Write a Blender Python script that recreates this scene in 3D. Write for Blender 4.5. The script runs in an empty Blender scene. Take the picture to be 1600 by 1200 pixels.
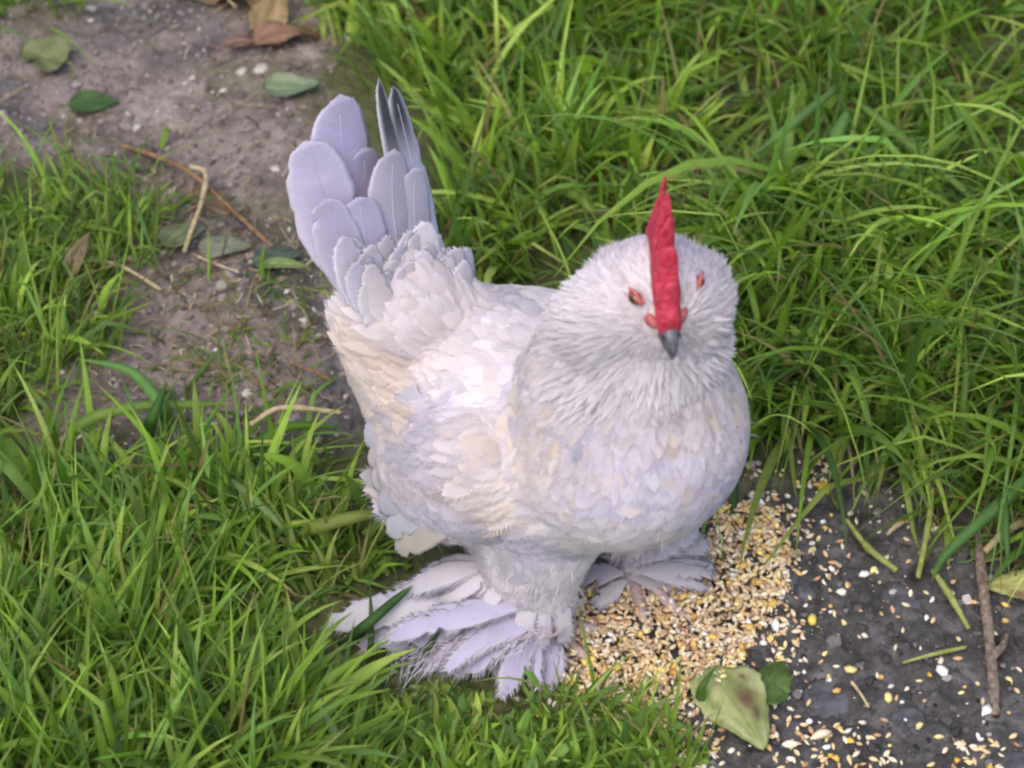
import bpy, bmesh, math, random
import numpy as np
from mathutils import Vector, Matrix

# ------------------------------------------------------------------ camera, sky, sun, exposure
scene = bpy.context.scene
COL = scene.collection
R_CAM, PITCH, FPX = 1.5, math.radians(45), 3750.0
CAM = np.array([0, -R_CAM * math.cos(PITCH), R_CAM * math.sin(PITCH)])
cd = bpy.data.cameras.new('camera')
cam = bpy.data.objects.new('camera', cd)
COL.objects.link(cam)
cam.location = CAM
cam.rotation_euler = (math.pi / 2 - PITCH, 0, 0)
cd.sensor_width = 36
cd.lens = FPX / 1600 * 36
cd.clip_start, cd.clip_end = 0.02, 500
cd.dof.use_dof = True
cd.dof.focus_distance = 1.33
cd.dof.aperture_fstop = 9.0
scene.camera = cam

SUN_EL, SUN_AZ = math.radians(58), math.radians(205)      # azimuth: clockwise from +Y
w = bpy.data.worlds.new('World')
scene.world = w
w.use_nodes = True
nt = w.node_tree
bg = nt.nodes['Background']
sky = nt.nodes.new('ShaderNodeTexSky')
sky.sky_type = 'NISHITA'
sky.sun_disc = False
sky.sun_elevation = SUN_EL
sky.sun_rotation = SUN_AZ
sky.air_density = 1.0
sky.dust_density = 3.0
nt.links.new(sky.outputs[0], bg.inputs[0])
bg.inputs[1].default_value = 0.15
sd = bpy.data.lights.new('sun', 'SUN')
sun = bpy.data.objects.new('sun', sd)
COL.objects.link(sun)
sd.energy = 1.1
sd.angle = math.radians(55)
sd.color = (1.0, 0.94, 0.87)
sdir = Vector((math.sin(SUN_AZ) * math.cos(SUN_EL), math.cos(SUN_AZ) * math.cos(SUN_EL), math.sin(SUN_EL)))
sun.rotation_euler = sdir.to_track_quat('Z', 'Y').to_euler()
sun.location = (0, 0, 5)
vs = scene.view_settings
vs.view_transform, vs.look, vs.gamma, vs.use_curve_mapping = 'Standard', 'None', 1.0, False
vs.exposure = 0.80
scene.cycles.filter_width = 2.3
scene.cycles.max_bounces = 8
scene.cycles.diffuse_bounces = 5
scene.cycles.transparent_max_bounces = 16

rng = np.random.default_rng(11)
random.seed(5)


# ------------------------------------------------------------------ helpers
def ray_ground(u, v, z=0.0):
    d = np.array([(u - 800) / FPX, 0, 0]) + np.array([0, math.cos(PITCH), -math.sin(PITCH)]) \
        - (v - 600) / FPX * np.array([0, math.sin(PITCH), math.cos(PITCH)])
    t = (z - CAM[2]) / d[2]
    return CAM + t * d


def G(poly):
    return np.array([ray_ground(u, v)[:2] for u, v in poly])


def in_poly(x, y, poly):
    inside = np.zeros(x.shape, bool)
    n = len(poly)
    for i in range(n):
        x1, y1 = poly[i]
        x2, y2 = poly[(i + 1) % n]
        c = ((y1 > y) != (y2 > y)) & (x < (x2 - x1) * (y - y1) / (y2 - y1 + 1e-12) + x1)
        inside ^= c
    return inside


def poly_dist(x, y, poly):
    """signed distance: positive inside"""
    d = np.full(x.shape, 1e9)
    n = len(poly)
    for i in range(n):
        a, b = poly[i], poly[(i + 1) % n]
        ab = b - a
        t = np.clip(((x - a[0]) * ab[0] + (y - a[1]) * ab[1]) / (ab @ ab), 0, 1)
        d = np.minimum(d, np.hypot(x - a[0] - t * ab[0], y - a[1] - t * ab[1]))
    return np.where(in_poly(x, y, poly), d, -d)


def hash2(i, j, s):
    h = (i.astype(np.int64) * 374761393 + j.astype(np.int64) * 668265263 + s * 974634777) & 0xffffffff
    h = ((h ^ (h >> 13)) * 1274126177) & 0xffffffff
    h = h ^ (h >> 16)
    return (h & 0xffffff) / float(0xffffff)


def vnoise(x, y, s=0):
    xi, yi = np.floor(x), np.floor(y)
    fx, fy = x - xi, y - yi
    fx, fy = fx * fx * (3 - 2 * fx), fy * fy * (3 - 2 * fy)
    a, b = hash2(xi, yi, s), hash2(xi + 1, yi, s)
    c, d = hash2(xi, yi + 1, s), hash2(xi + 1, yi + 1, s)
    return (a + (b - a) * fx) * (1 - fy) + (c + (d - c) * fx) * fy - 0.5


def fbm(x, y, f, o=4, s=0):
    v = 0
    a = 1.0
    for k in range(o):
        v = v + a * vnoise(x * f + 17.3 * k, y * f - 9.1 * k, s + k)
        f *= 2.03
        a *= 0.5
    return v


def ss(a, b, x):
    t = np.clip((x - a) / (b - a), 0, 1)
    return t * t * (3 - 2 * t)


DARK_SOIL = G([(1120, 820), (1190, 740), (1290, 690), (1450, 760), (1800, 800), (1900, 1500), (1000, 1500), (1050, 1150), (860, 1080), (840, 900)])
PATH = G([(-60, -80), (480, -80), (520, 60), (480, 140), (500, 300), (560, 620), (600, 700), (420, 700), (250, 690), (80, 690), (110, 570), (190, 470), (230, 380), (250, 290), (150, 230), (-60, 250)])


def ground_h(x, y):
    x, y = np.asarray(x, float), np.asarray(y, float)
    dd = poly_dist(x, y, DARK_SOIL)
    k = 1 - 0.55 * ss(-0.01, 0.05, dd)
    h = 0.016 * fbm(x, y, 7, 2, 3) * k + 0.009 * fbm(x, y, 28, 3, 9) * k + 0.0035 * fbm(x, y, 110, 2, 21)
    r = np.abs(vnoise(x * 60 + 3, y * 60, 40))
    h = h - 0.003 * ss(0.12, 0.0, r) * ss(-0.01, 0.02, dd)
    near = np.exp(-((x - 0.04) ** 2 + (y + 0.17) ** 2) / 0.08 ** 2)
    return h * (1 - 0.6 * near) * ss(40, 2, np.hypot(x, y))


def gh(x, y):
    return float(ground_h(np.array([x]), np.array([y]))[0])


def tag(o, label=None, cat=None, group=None, kind=None):
    if label: o['label'] = label
    if cat: o['category'] = cat
    if group: o['group'] = group
    if kind: o['kind'] = kind
    return o


WORLD_LOC = {}


def empty(name, loc, label, cat, group=None, size=0.05):
    o = bpy.data.objects.new(name, None)
    o.empty_display_size = size
    COL.objects.link(o)
    o.location = loc
    WORLD_LOC[o.name] = np.array(loc, float)
    return tag(o, label, cat, group)


def mesh_np(name, V, F, smooth=True, mat=None, col=None, uv=None):
    """V (n,3); F (m,k) array or list of such arrays"""
    me = bpy.data.meshes.new(name)
    Fs = F if isinstance(F, list) else [F]
    Fs = [np.asarray(f, np.int32) for f in Fs if len(f)]
    nl = sum(f.size for f in Fs)
    npoly = sum(len(f) for f in Fs)
    me.vertices.add(len(V))
    me.vertices.foreach_set('co', np.asarray(V, np.float32).ravel())
    me.loops.add(nl)
    li = np.concatenate([f.ravel() for f in Fs]).astype(np.int32)
    me.loops.foreach_set('vertex_index', li)
    me.polygons.add(npoly)
    tot = np.concatenate([np.full(len(f), f.shape[1]) for f in Fs]).astype(np.int32)
    st = np.concatenate([[0], np.cumsum(tot)[:-1]]).astype(np.int32)
    me.polygons.foreach_set('loop_start', st)
    me.polygons.foreach_set('loop_total', tot)
    me.polygons.foreach_set('use_smooth', np.full(npoly, smooth))
    me.update(calc_edges=True)
    if col is not None:
        a = me.color_attributes.new('Col', 'FLOAT_COLOR', 'POINT')
        c = np.ones((len(V), 4), np.float32)
        c[:, :3] = col
        a.data.foreach_set('color', c.ravel())
    if uv is not None:
        a = me.attributes.new('tv', 'FLOAT_VECTOR', 'POINT')
        c = np.zeros((len(V), 3), np.float32)
        c[:, :uv.shape[1]] = uv
        a.data.foreach_set('vector', c.ravel())
    if mat: me.materials.append(mat)
    me.validate()
    return me


def obj(name, me, parent=None, at=None):
    """link a mesh; its vertices are relative to the world point `at`"""
    o = bpy.data.objects.new(name, me)
    COL.objects.link(o)
    at = np.zeros(3) if at is None else np.asarray(at, float)
    WORLD_LOC[o.name] = at
    if parent is not None:
        o.parent = parent
        o.location = at - WORLD_LOC[parent.name]
    else:
        o.location = at
    return o


def nrm(v):
    v = np.asarray(v, float)
    return v / (np.linalg.norm(v, axis=-1, keepdims=True) + 1e-12)


def grid_faces(nu, nv, off=0, close_v=False):
    i = np.arange(nu - 1)[:, None]
    j = np.arange(nv if close_v else nv - 1)[None, :]
    j2 = (j + 1) % nv
    a = i * nv + j
    b = i * nv + j2
    c = (i + 1) * nv + j2
    d = (i + 1) * nv + j
    return np.stack([a, b, c, d], -1).reshape(-1, 4) + off


def tube(pts, rad, n=8, rough=0.0, seed=0):
    """closed tapered tube through pts -> V, F(list)"""
    pts = np.asarray(pts, float)
    rad = np.broadcast_to(np.asarray(rad, float), (len(pts),)).copy()
    T = np.gradient(pts, axis=0)
    T = nrm(T)
    ref = np.array([0.123, 0.31, 0.94])
    A = nrm(np.cross(T, ref))
    Bn = np.cross(T, A)
    th = np.linspace(0, 2 * math.pi, n, endpoint=False)
    r = np.random.default_rng(seed)
    k = rad[:, None] * (1 + rough * r.normal(size=(len(pts), n)))
    V = pts[:, None] + k[..., None] * (np.cos(th)[None, :, None] * A[:, None] + np.sin(th)[None, :, None] * Bn[:, None])
    V = V.reshape(-1, 3)
    F = grid_faces(len(pts), n, 0, True)
    m = len(V)
    V = np.vstack([V, pts[0], pts[-1]])
    j = np.arange(n)
    c0 = np.stack([np.full(n, m), (j + 1) % n, j], -1)
    e = (len(pts) - 1) * n
    c1 = np.stack([np.full(n, m + 1), e + j, e + (j + 1) % n], -1)
    return V, [F, np.vstack([c0, c1])]


def spline(ctrl, n):
    """Catmull-Rom through control points"""
    c = np.asarray(ctrl, float)
    c = np.vstack([2 * c[0] - c[1], c, 2 * c[-1] - c[-2]])
    out = []
    m = len(c) - 3
    for t in np.linspace(0, m - 1e-9, n):
        i = int(t)
        f = t - i
        p0, p1, p2, p3 = c[i:i + 4]
        out.append(0.5 * (2 * p1 + (p2 - p0) * f + (2 * p0 - 5 * p1 + 4 * p2 - p3) * f * f + (3 * p1 - p0 - 3 * p2 + p3) * f ** 3))
    return np.array(out)


# ------------------------------------------------------------------ materials
def new_mat(name):
    m = bpy.data.materials.new(name)
    m.use_nodes = True
    t = m.node_tree
    for n in list(t.nodes):
        t.nodes.remove(n)
    out = t.nodes.new('ShaderNodeOutputMaterial')
    return m, t, out


def N(t, kind, **kw):
    n = t.nodes.new(kind)
    for k, v in kw.items():
        if k in n.inputs.keys():
            n.inputs[k].default_value = v
        else:
            setattr(n, k, v)
    return n


def mixc(t, a, b, fac, mode='MIX'):
    n = t.nodes.new('ShaderNodeMix')
    n.data_type = 'RGBA'
    n.blend_type = mode
    for s, v in ((6, a), (7, b), (0, fac)):
        if hasattr(v, 'is_output') or isinstance(v, bpy.types.NodeSocket):
            t.links.new(v, n.inputs[s])
        else:
            n.inputs[s].default_value = v if s == 0 else (*v, 1)
    return n.outputs[2]


def ramp(t, src, stops):
    n = t.nodes.new('ShaderNodeValToRGB')
    cr = n.color_ramp
    while len(cr.elements) < len(stops):
        cr.elements.new(0.5)
    for e, (p, c) in zip(cr.elements, stops):
        e.position = p
        e.color = (*c, 1) if len(c) == 3 else c
    t.links.new(src, n.inputs[0])
    return n.outputs[0]


def noise(t, scale, detail=4, rough=0.6, vec=None, dist=0.0):
    n = N(t, 'ShaderNodeTexNoise', Scale=scale, Detail=detail, Roughness=rough, Distortion=dist)
    if vec is not None:
        t.links.new(vec, n.inputs['Vector'])
    return n.outputs[0]


def geo_pos(t):
    return t.nodes.new('ShaderNodeNewGeometry').outputs['Position']


def leafy(name, rough=0.5, trans=0.5, spec=0.35, stripes=True, tcol=(1.15, 1.2, 0.55)):
    """thin blade: diffuse + gloss + light coming through; colour from the mesh"""
    m, t, out = new_mat(name)
    at = N(t, 'ShaderNodeAttribute', attribute_name='Col')
    uv = N(t, 'ShaderNodeAttribute', attribute_name='tv')
    c = at.outputs['Color']
    nz = noise(t, 140, 3, 0.6, geo_pos(t))
    c = mixc(t, c, (0, 0, 0), 0.0)
    hs = N(t, 'ShaderNodeHueSaturation')
    mr = N(t, 'ShaderNodeMapRange')
    t.links.new(nz, mr.inputs[0])
    mr.inputs[3].default_value, mr.inputs[4].default_value = 0.72, 1.28
    t.links.new(mr.outputs[0], hs.inputs['Value'])
    t.links.new(c, hs.inputs['Color'])
    c = hs.outputs[0]
    b = N(t, 'ShaderNodeBsdfPrincipled', Roughness=rough)
    b.inputs['Specular IOR Level'].default_value = spec
    t.links.new(c, b.inputs['Base Color'])
    if stripes:
        wv = N(t, 'ShaderNodeTexWave', Scale=3.2, Distortion=0.6, Detail=1.0)
        wv.bands_direction = 'Y'
        t.links.new(uv.outputs['Vector'], wv.inputs['Vector'])
        bp = N(t, 'ShaderNodeBump', Strength=0.25, Distance=0.0006)
        t.links.new(wv.outputs['Fac'], bp.inputs['Height'])
        t.links.new(bp.outputs[0], b.inputs['Normal'])
    tr = N(t, 'ShaderNodeBsdfTranslucent')
    t.links.new(mixc(t, c, tcol, 1.0, 'MULTIPLY'), tr.inputs[0])
    mx = N(t, 'ShaderNodeMixShader')
    mx.inputs[0].default_value = trans
    t.links.new(b.outputs[0], mx.inputs[1])
    t.links.new(tr.outputs[0], mx.inputs[2])
    t.links.new(mx.outputs[0], out.inputs[0])
    return m


def simple(name, c1, c2, scale=200, rough=0.7, spec=0.3, bump=0.3, dist=0.001, sss=0.0, rand=0.0, detail=5, contrast=(0.35, 0.65)):
    m, t, out = new_mat(name)
    co = N(t, 'ShaderNodeTexCoord').outputs['Object']
    nz = noise(t, scale, detail, 0.6, co)
    c = ramp(t, nz, [(contrast[0], c1), (contrast[1], c2)])
    if rand:
        oi = N(t, 'ShaderNodeObjectInfo')
        hs = N(t, 'ShaderNodeHueSaturation')
        mr = N(t, 'ShaderNodeMapRange')
        t.links.new(oi.outputs['Random'], mr.inputs[0])
        mr.inputs[3].default_value, mr.inputs[4].default_value = 1 - rand, 1 + rand
        t.links.new(mr.outputs[0], hs.inputs['Value'])
        t.links.new(c, hs.inputs['Color'])
        c = hs.outputs[0]
    b = N(t, 'ShaderNodeBsdfPrincipled', Roughness=rough)
    b.inputs['Specular IOR Level'].default_value = spec
    t.links.new(c, b.inputs['Base Color'])
    if sss:
        b.inputs['Subsurface Weight'].default_value = sss
        b.inputs['Subsurface Radius'].default_value = (0.004, 0.002, 0.001)
        b.inputs['Subsurface Scale'].default_value = 1.0
    if bump:
        bp = N(t, 'ShaderNodeBump', Strength=bump, Distance=dist)
        t.links.new(nz, bp.inputs['Height'])
        t.links.new(bp.outputs[0], b.inputs['Normal'])
    t.links.new(b.outputs[0], out.inputs[0])
    return m


def col_mat(name, rough=0.75, spec=0.3, scale=600, var=0.3, bump=0.3, dist=0.0005):
    """colour from the mesh, broken up with grain"""
    m, t, out = new_mat(name)
    at = N(t, 'ShaderNodeAttribute', attribute_name='Col')
    nz = noise(t, scale, 4, 0.6, geo_pos(t))
    hs = N(t, 'ShaderNodeHueSaturation')
    mr = N(t, 'ShaderNodeMapRange')
    t.links.new(nz, mr.inputs[0])
    mr.inputs[1].default_value, mr.inputs[2].default_value = 0.25, 0.75
    mr.inputs[3].default_value, mr.inputs[4].default_value = 1 - var, 1 + var
    t.links.new(mr.outputs[0], hs.inputs['Value'])
    t.links.new(at.outputs['Color'], hs.inputs['Color'])
    b = N(t, 'ShaderNodeBsdfPrincipled', Roughness=rough)
    b.inputs['Specular IOR Level'].default_value = spec
    t.links.new(hs.outputs[0], b.inputs['Base Color'])
    bp = N(t, 'ShaderNodeBump', Strength=bump, Distance=dist)
    t.links.new(nz, bp.inputs['Height'])
    t.links.new(bp.outputs[0], b.inputs['Normal'])
    t.links.new(b.outputs[0], out.inputs[0])
    return m


def soil_mat():
    m, t, out = new_mat('soil')
    pos = geo_pos(t)
    at = N(t, 'ShaderNodeAttribute', attribute_name='Col')   # R: dark damp, G: turf, B: mottling
    sp = N(t, 'ShaderNodeSeparateColor')
    t.links.new(at.outputs['Color'], sp.inputs[0])
    n1 = noise(t, 22, 6, 0.65, pos)
    n2 = noise(t, 190, 5, 0.7, pos)
    n3 = noise(t, 60, 4, 0.6, pos, 0.6)
    dry = ramp(t, n1, [(0.3, (0.09, 0.069, 0.058)), (0.48, (0.175, 0.135, 0.122)), (0.62, (0.235, 0.187, 0.172)), (0.75, (0.27, 0.222, 0.198))])
    wet = ramp(t, n3, [(0.3, (0.028, 0.026, 0.025)), (0.5, (0.066, 0.061, 0.060)), (0.7, (0.125, 0.118, 0.12))])
    turf = ramp(t, n1, [(0.3, (0.035, 0.045, 0.016)), (0.7, (0.11, 0.11, 0.045))])
    c = mixc(t, dry, wet, sp.outputs[0])
    c = mixc(t, c, turf, sp.outputs[1])
    grit = ramp(t, n2, [(0.3, (0.55, 0.53, 0.5)), (0.5, (1, 1, 1)), (0.72, (1.55, 1.5, 1.45))])
    c = mixc(t, c, grit, 0.75, 'MULTIPLY')
    b = N(t, 'ShaderNodeBsdfPrincipled', Roughness=0.85)
    b.inputs['Specular IOR Level'].default_value = 0.25
    t.links.new(c, b.inputs['Base Color'])
    rr = N(t, 'ShaderNodeMapRange')
    t.links.new(sp.outputs[0], rr.inputs[0])
    rr.inputs[3].default_value, rr.inputs[4].default_value = 0.9, 0.62
    t.links.new(rr.outputs[0], b.inputs['Roughness'])
    bp = N(t, 'ShaderNodeBump', Strength=0.7, Distance=0.002)
    t.links.new(n2, bp.inputs['Height'])
    t.links.new(bp.outputs[0], b.inputs['Normal'])
    t.links.new(b.outputs[0], out.inputs[0])
    return m


def feather_mat(name, trans=0.22, barb=0.12):
    m, t, out = new_mat(name)
    at = N(t, 'ShaderNodeAttribute', attribute_name='Col')
    tv = N(t, 'ShaderNodeAttribute', attribute_name='tv')     # x along the shaft, y across (-1..1), z random
    sp = N(t, 'ShaderNodeSeparateXYZ')
    t.links.new(tv.outputs['Vector'], sp.inputs[0])
    ab = N(t, 'ShaderNodeMath', operation='ABSOLUTE')
    t.links.new(sp.outputs[1], ab.inputs[0])
    mu = N(t, 'ShaderNodeMath', operation='MULTIPLY')
    t.links.new(ab.outputs[0], mu.inputs[0])
    mu.inputs[1].default_value = -0.35
    ad = N(t, 'ShaderNodeMath', operation='ADD')
    t.links.new(sp.outputs[0], ad.inputs[0])
    t.links.new(mu.outputs[0], ad.inputs[1])
    cb = N(t, 'ShaderNodeCombineXYZ')
    m60 = N(t, 'ShaderNodeMath', operation='MULTIPLY')
    t.links.new(ad.outputs[0], m60.inputs[0])
    m60.inputs[1].default_value = 34.0
    t.links.new(m60.outputs[0], cb.inputs[0])
    t.links.new(sp.outputs[1], cb.inputs[1])
    t.links.new(sp.outputs[2], cb.inputs[2])
    nz = noise(t, 1.0, 3, 0.7, cb.outputs[0])
    mr = N(t, 'ShaderNodeMapRange')
    t.links.new(nz, mr.inputs[0])
    mr.inputs[1].default_value, mr.inputs[2].default_value = 0.25, 0.75
    mr.inputs[3].default_value, mr.inputs[4].default_value = 1 - barb, 1 + barb * 0.6
    hs = N(t, 'ShaderNodeHueSaturation')
    t.links.new(mr.outputs[0], hs.inputs['Value'])
    t.links.new(at.outputs['Color'], hs.inputs['Color'])
    d = N(t, 'ShaderNodeBsdfPrincipled', Roughness=0.75)
    d.inputs['Specular IOR Level'].default_value = 0.08
    d.inputs['Sheen Weight'].default_value = 0.05
    t.links.new(hs.outputs[0], d.inputs['Base Color'])
    bp = N(t, 'ShaderNodeBump', Strength=0.35, Distance=0.0006)
    t.links.new(nz, bp.inputs['Height'])
    t.links.new(bp.outputs[0], d.inputs['Normal'])
    tr = N(t, 'ShaderNodeBsdfTranslucent')
    t.links.new(hs.outputs[0], tr.inputs[0])
    mx = N(t, 'ShaderNodeMixShader')
    mx.inputs[0].default_value = trans
    t.links.new(d.outputs[0], mx.inputs[1])
    t.links.new(tr.outputs[0], mx.inputs[2])
    t.links.new(mx.outputs[0], out.inputs[0])
    return m


M_SOIL = soil_mat()
M_GRASS = leafy('grass_blade')
M_LEAF = leafy('leaf', rough=0.55, trans=0.2, spec=0.3, stripes=False, tcol=(1.1, 1.1, 0.6))
M_CLOD = col_mat('clod', 0.9, 0.2, 500, 0.35)
M_GRAIN = col_mat('grain', 0.55, 0.35, 900, 0.18, 0.2)
M_TWIG = simple('twig_bark', (0.10, 0.07, 0.05), (0.26, 0.20, 0.16), 300, 0.85, 0.2, 0.6, 0.001)
M_STRAW = simple('straw', (0.30, 0.22, 0.12), (0.50, 0.40, 0.24), 250, 0.7, 0.3, 0.3, 0.0006)
M_FEATHER = feather_mat('feather')
M_VANE = feather_mat('vane', 0.30, 0.10)
M_SKIN = simple('plucked_skin', (0.58, 0.49, 0.48), (0.66, 0.58, 0.58), 300, 0.9, 0.1, 0.1)
M_COMB = simple('comb_skin', (0.33, 0.012, 0.030), (0.52, 0.050, 0.085), 330, 0.6, 0.35, 0.8, 0.0016, sss=0.15)
M_FACE = simple('face_skin', (0.34, 0.06, 0.06), (0.50, 0.17, 0.16), 500, 0.65, 0.3, 0.4, 0.0008, sss=0.2)
M_BEAK = simple('beak_horn', (0.045, 0.042, 0.05), (0.13, 0.125, 0.145), 220, 0.4, 0.5, 0.15, 0.0005)
M_IRIS = simple('iris', (0.15, 0.03, 0.012), (0.32, 0.075, 0.022), 900, 0.12, 0.6, 0.0)
M_PUPIL = simple('pupil', (0.004, 0.004, 0.004), (0.008, 0.007, 0.007), 100, 0.08, 0.6, 0.0)
M_SHANK = simple('shank_skin', (0.36, 0.25, 0.24), (0.52, 0.40, 0.38), 400, 0.6, 0.3, 0.5, 0.0008)
M_CLAW = simple('claw_horn', (0.40, 0.33, 0.28), (0.55, 0.48, 0.42), 300, 0.5, 0.4, 0.1)

# ------------------------------------------------------------------ bird frame (needed early: grass keeps clear of it)
FEET = ray_ground(930, 945)
HD = math.radians(-45)
FV = np.array([math.cos(HD), math.sin(HD), 0])
LV = np.array([-math.sin(HD), math.cos(HD), 0])
UP = np.array([0, 0, 1.0])


def W(f, l, z):
    return FEET + f * FV + l * LV + z * UP


HC = np.array([0.0700, -0.199, 0.268])                     # centre of the head
HF = nrm(np.array([0.18, -0.96, -0.16]))
HL = nrm(np.cross(UP, HF))
HU = np.cross(HF, HL)


def H(f, l, u):
    return HC + f * HF + l * HL + u * HU


BEAK = H(0.030, 0, 0.000)

BODY = [  # centre, radii along (f, l, up), pitch
    (W(-0.046, 0.000, 0.122), (0.088, 0.074, 0.050), 4),
    (W(0.017, 0.004, 0.150), (0.057, 0.064, 0.056), 0),
    (W(0.010, 0.005, 0.182), (0.050, 0.056, 0.050), 0),
    (W(0.012, 0.005, 0.214), (0.037, 0.039, 0.042), 0),
    (W(-0.104, -0.016, 0.128), (0.044, 0.050, 0.040), 25),
    (W(-0.124, -0.026, 0.160), (0.028, 0.039, 0.036), 40),
    (W(-0.040, 0.000, 0.100), (0.068, 0.058, 0.034), 0),
    (W(-0.016, -0.034, 0.080), (0.032, 0.028, 0.036), 0),
    (W(0.000, 0.036, 0.080), (0.030, 0.026, 0.036), 0),
    (W(-0.020, -0.038, 0.052), (0.028, 0.023, 0.024), 0),
    (W(-0.017, -0.038, 0.030), (0.029, 0.024, 0.018), 0),
    (W(-0.056, -0.064, 0.112), (0.054, 0.019, 0.036), -44),
]
HEAD = [
    (HC - 0.003 * HU, (0.0275, 0.0245, 0.0215), 0),
    (H(0.002, 0.014, -0.016), (0.019, 0.017, 0.019), 0),
    (H(0.004, -0.022, -0.016), (0.018, 0.018, 0.018), 0),
    (H(0.008, 0, -0.026), (0.018, 0.025, 0.021), 0),
    (H(-0.014, 0.002, -0.026), (0.027, 0.031, 0.030), 0),
]


def inside_bird(P, grow=0.0):
    r = np.zeros(P.shape[:-1], bool)
    for lst, ax in ((BODY, (FV, LV, UP)), (HEAD, (HF, HL, HU))):
        for c, rad, pit in lst:
            d = P - c
            a, u = math.radians(pit), None
            f_ax = ax[0] * math.cos(a) * 1 - ax[2] * math.sin(a) if pit else ax[0]
            u_ax = np.cross(f_ax, ax[1])
            q = ((d @ f_ax) / (rad[0] + grow)) ** 2 + ((d @ ax[1]) / (rad[1] + grow)) ** 2 + ((d @ u_ax) / (rad[2] + grow)) ** 2
            r |= q < 1
    return r


# ------------------------------------------------------------------ ground: one sheet out to the horizon
def axis(lo, hi, step):
    core = np.arange(lo, hi + 1e-6, step)
    k = np.cumsum(0.01 * 1.42 ** np.arange(25))
    return np.concatenate([lo - k[::-1], core, hi + k])


gx, gy = axis(-0.5, 0.5, 0.003), axis(-0.42, 0.52, 0.003)
X, Y = np.meshgrid(gx, gy, indexing='ij')
Z = ground_h(X, Y)
dark = ss(-0.03, 0.02, poly_dist(X, Y, DARK_SOIL) + 0.03 * fbm(X, Y, 25, 3, 77))
pth = ss(-0.03, 0.015, poly_dist(X, Y, PATH) + 0.05 * fbm(X, Y, 18, 3, 55))
turf = np.maximum((1 - dark) * (1 - pth), pth * 0.55 * ss(0.12, 0.4, fbm(X, Y, 20, 4, 133)))
patch = ss(0.05, 0.3, fbm(X, Y, 14, 3, 88)) * 0.75
dk = np.maximum(dark, pth * patch)
gc = np.stack([dk, turf, 0 * dk], -1).reshape(-1, 3)
gme = mesh_np('ground', np.stack([X, Y, Z], -1).reshape(-1, 3), grid_faces(len(gx), len(gy))[:, ::-1], True, M_SOIL, gc)
tag(obj('ground', gme), kind='structure')


# ------------------------------------------------------------------ scattered soil crumbs and grit
def ico(sub=1):
    bm = bmesh.new()
    bmesh.ops.create_icosphere(bm, subdivisions=sub, radius=1)
    V = np.array([v.co[:] for v in bm.verts])
    F = np.array([[v.index for v in f.verts] for f in bm.faces])
    bm.free()
    return V, F


def rand_rot(n, r):
    q = nrm(r.normal(size=(n, 4)))
    a, b, c, d = q.T
    return np.stack([np.stack([1 - 2 * (c * c + d * d), 2 * (b * c - a * d), 2 * (b * d + a * c)], -1),
                     np.stack([2 * (b * c + a * d), 1 - 2 * (b * b + d * d), 2 * (c * d - a * b)], -1),
                     np.stack([2 * (b * d - a * c), 2 * (c * d + a * b), 1 - 2 * (b * b + c * c)], -1)], -2)


def scatter_lumps(name, xy, size, cols, flat=0.6, sub=1, jit=0.22, sink=0.25):
    V0, F0 = ico(sub)
    n = len(xy)
    Rm = rand_rot(n, rng)
    s = size[:, None, None] * (1 + 0.35 * rng.normal(size=(n, 1, 3)) * 0.6) * (1 + jit * rng.normal(size=(n, len(V0), 1)))
    V = np.einsum('nij,nkj->nki', Rm, V0[None] * s)
    V[..., 2] *= flat
    V[..., :2] += xy[:, None]
    V[..., 2] += (ground_h(xy[:, 0], xy[:, 1]) + size * flat * (1 - 2 * sink) * 0.5)[:, None]
    F = (F0[None] + (np.arange(n) * len(V0))[:, None, None]).reshape(-1, 3)
    c = np.repeat(cols, len(V0), 0)
    return mesh_np(name, V.reshape(-1, 3), F, False, M_CLOD, c)


def rand_in(n, x0, x1, y0, y1):
    return np.stack([rng.uniform(x0, x1, n), rng.uniform(y0, y1, n)], -1)


xy = rand_in(26000, -0.46, 0.46, -0.38, 0.46)
dd = poly_dist(xy[:, 0], xy[:, 1], DARK_SOIL)
dp = poly_dist(xy[:, 0], xy[:, 1], PATH)
keep = np.maximum(dd, dp) > -0.015
xy, dd = xy[keep], dd[keep]
n = len(xy)
size = 0.0009 * np.exp(rng.normal(0.25, 0.55, n)).clip(0.5, 5)
base = np.where((dd > 0)[:, None], np.array([[0.068, 0.063, 0.064]]), np.array([[0.17, 0.135, 0.125]]))
cols = base * np.exp(rng.normal(0, 0.38, (n, 1)))
pale = rng.random(n) < 0.05
cols[pale] = np.array([0.42, 0.38, 0.35]) * rng.uniform(0.6, 1.2, (pale.sum(), 1))
tag(obj('soil_crumbs', scatter_lumps('soil_crumbs', xy, size, cols)), 'loose crumbs of earth and fine grit strewn over the bare soil', 'grit', kind='stuff')

# ------------------------------------------------------------------ stones
M_STONE = simple('stone', (0.04, 0.038, 0.042), (0.11, 0.105, 0.12), 130, 0.6, 0.4, 0.5, 0.002)
M_STONE_PALE = simple('pale_stone', (0.30, 0.27, 0.24), (0.48, 0.44, 0.40), 120, 0.75, 0.3, 0.4, 0.001)


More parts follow.
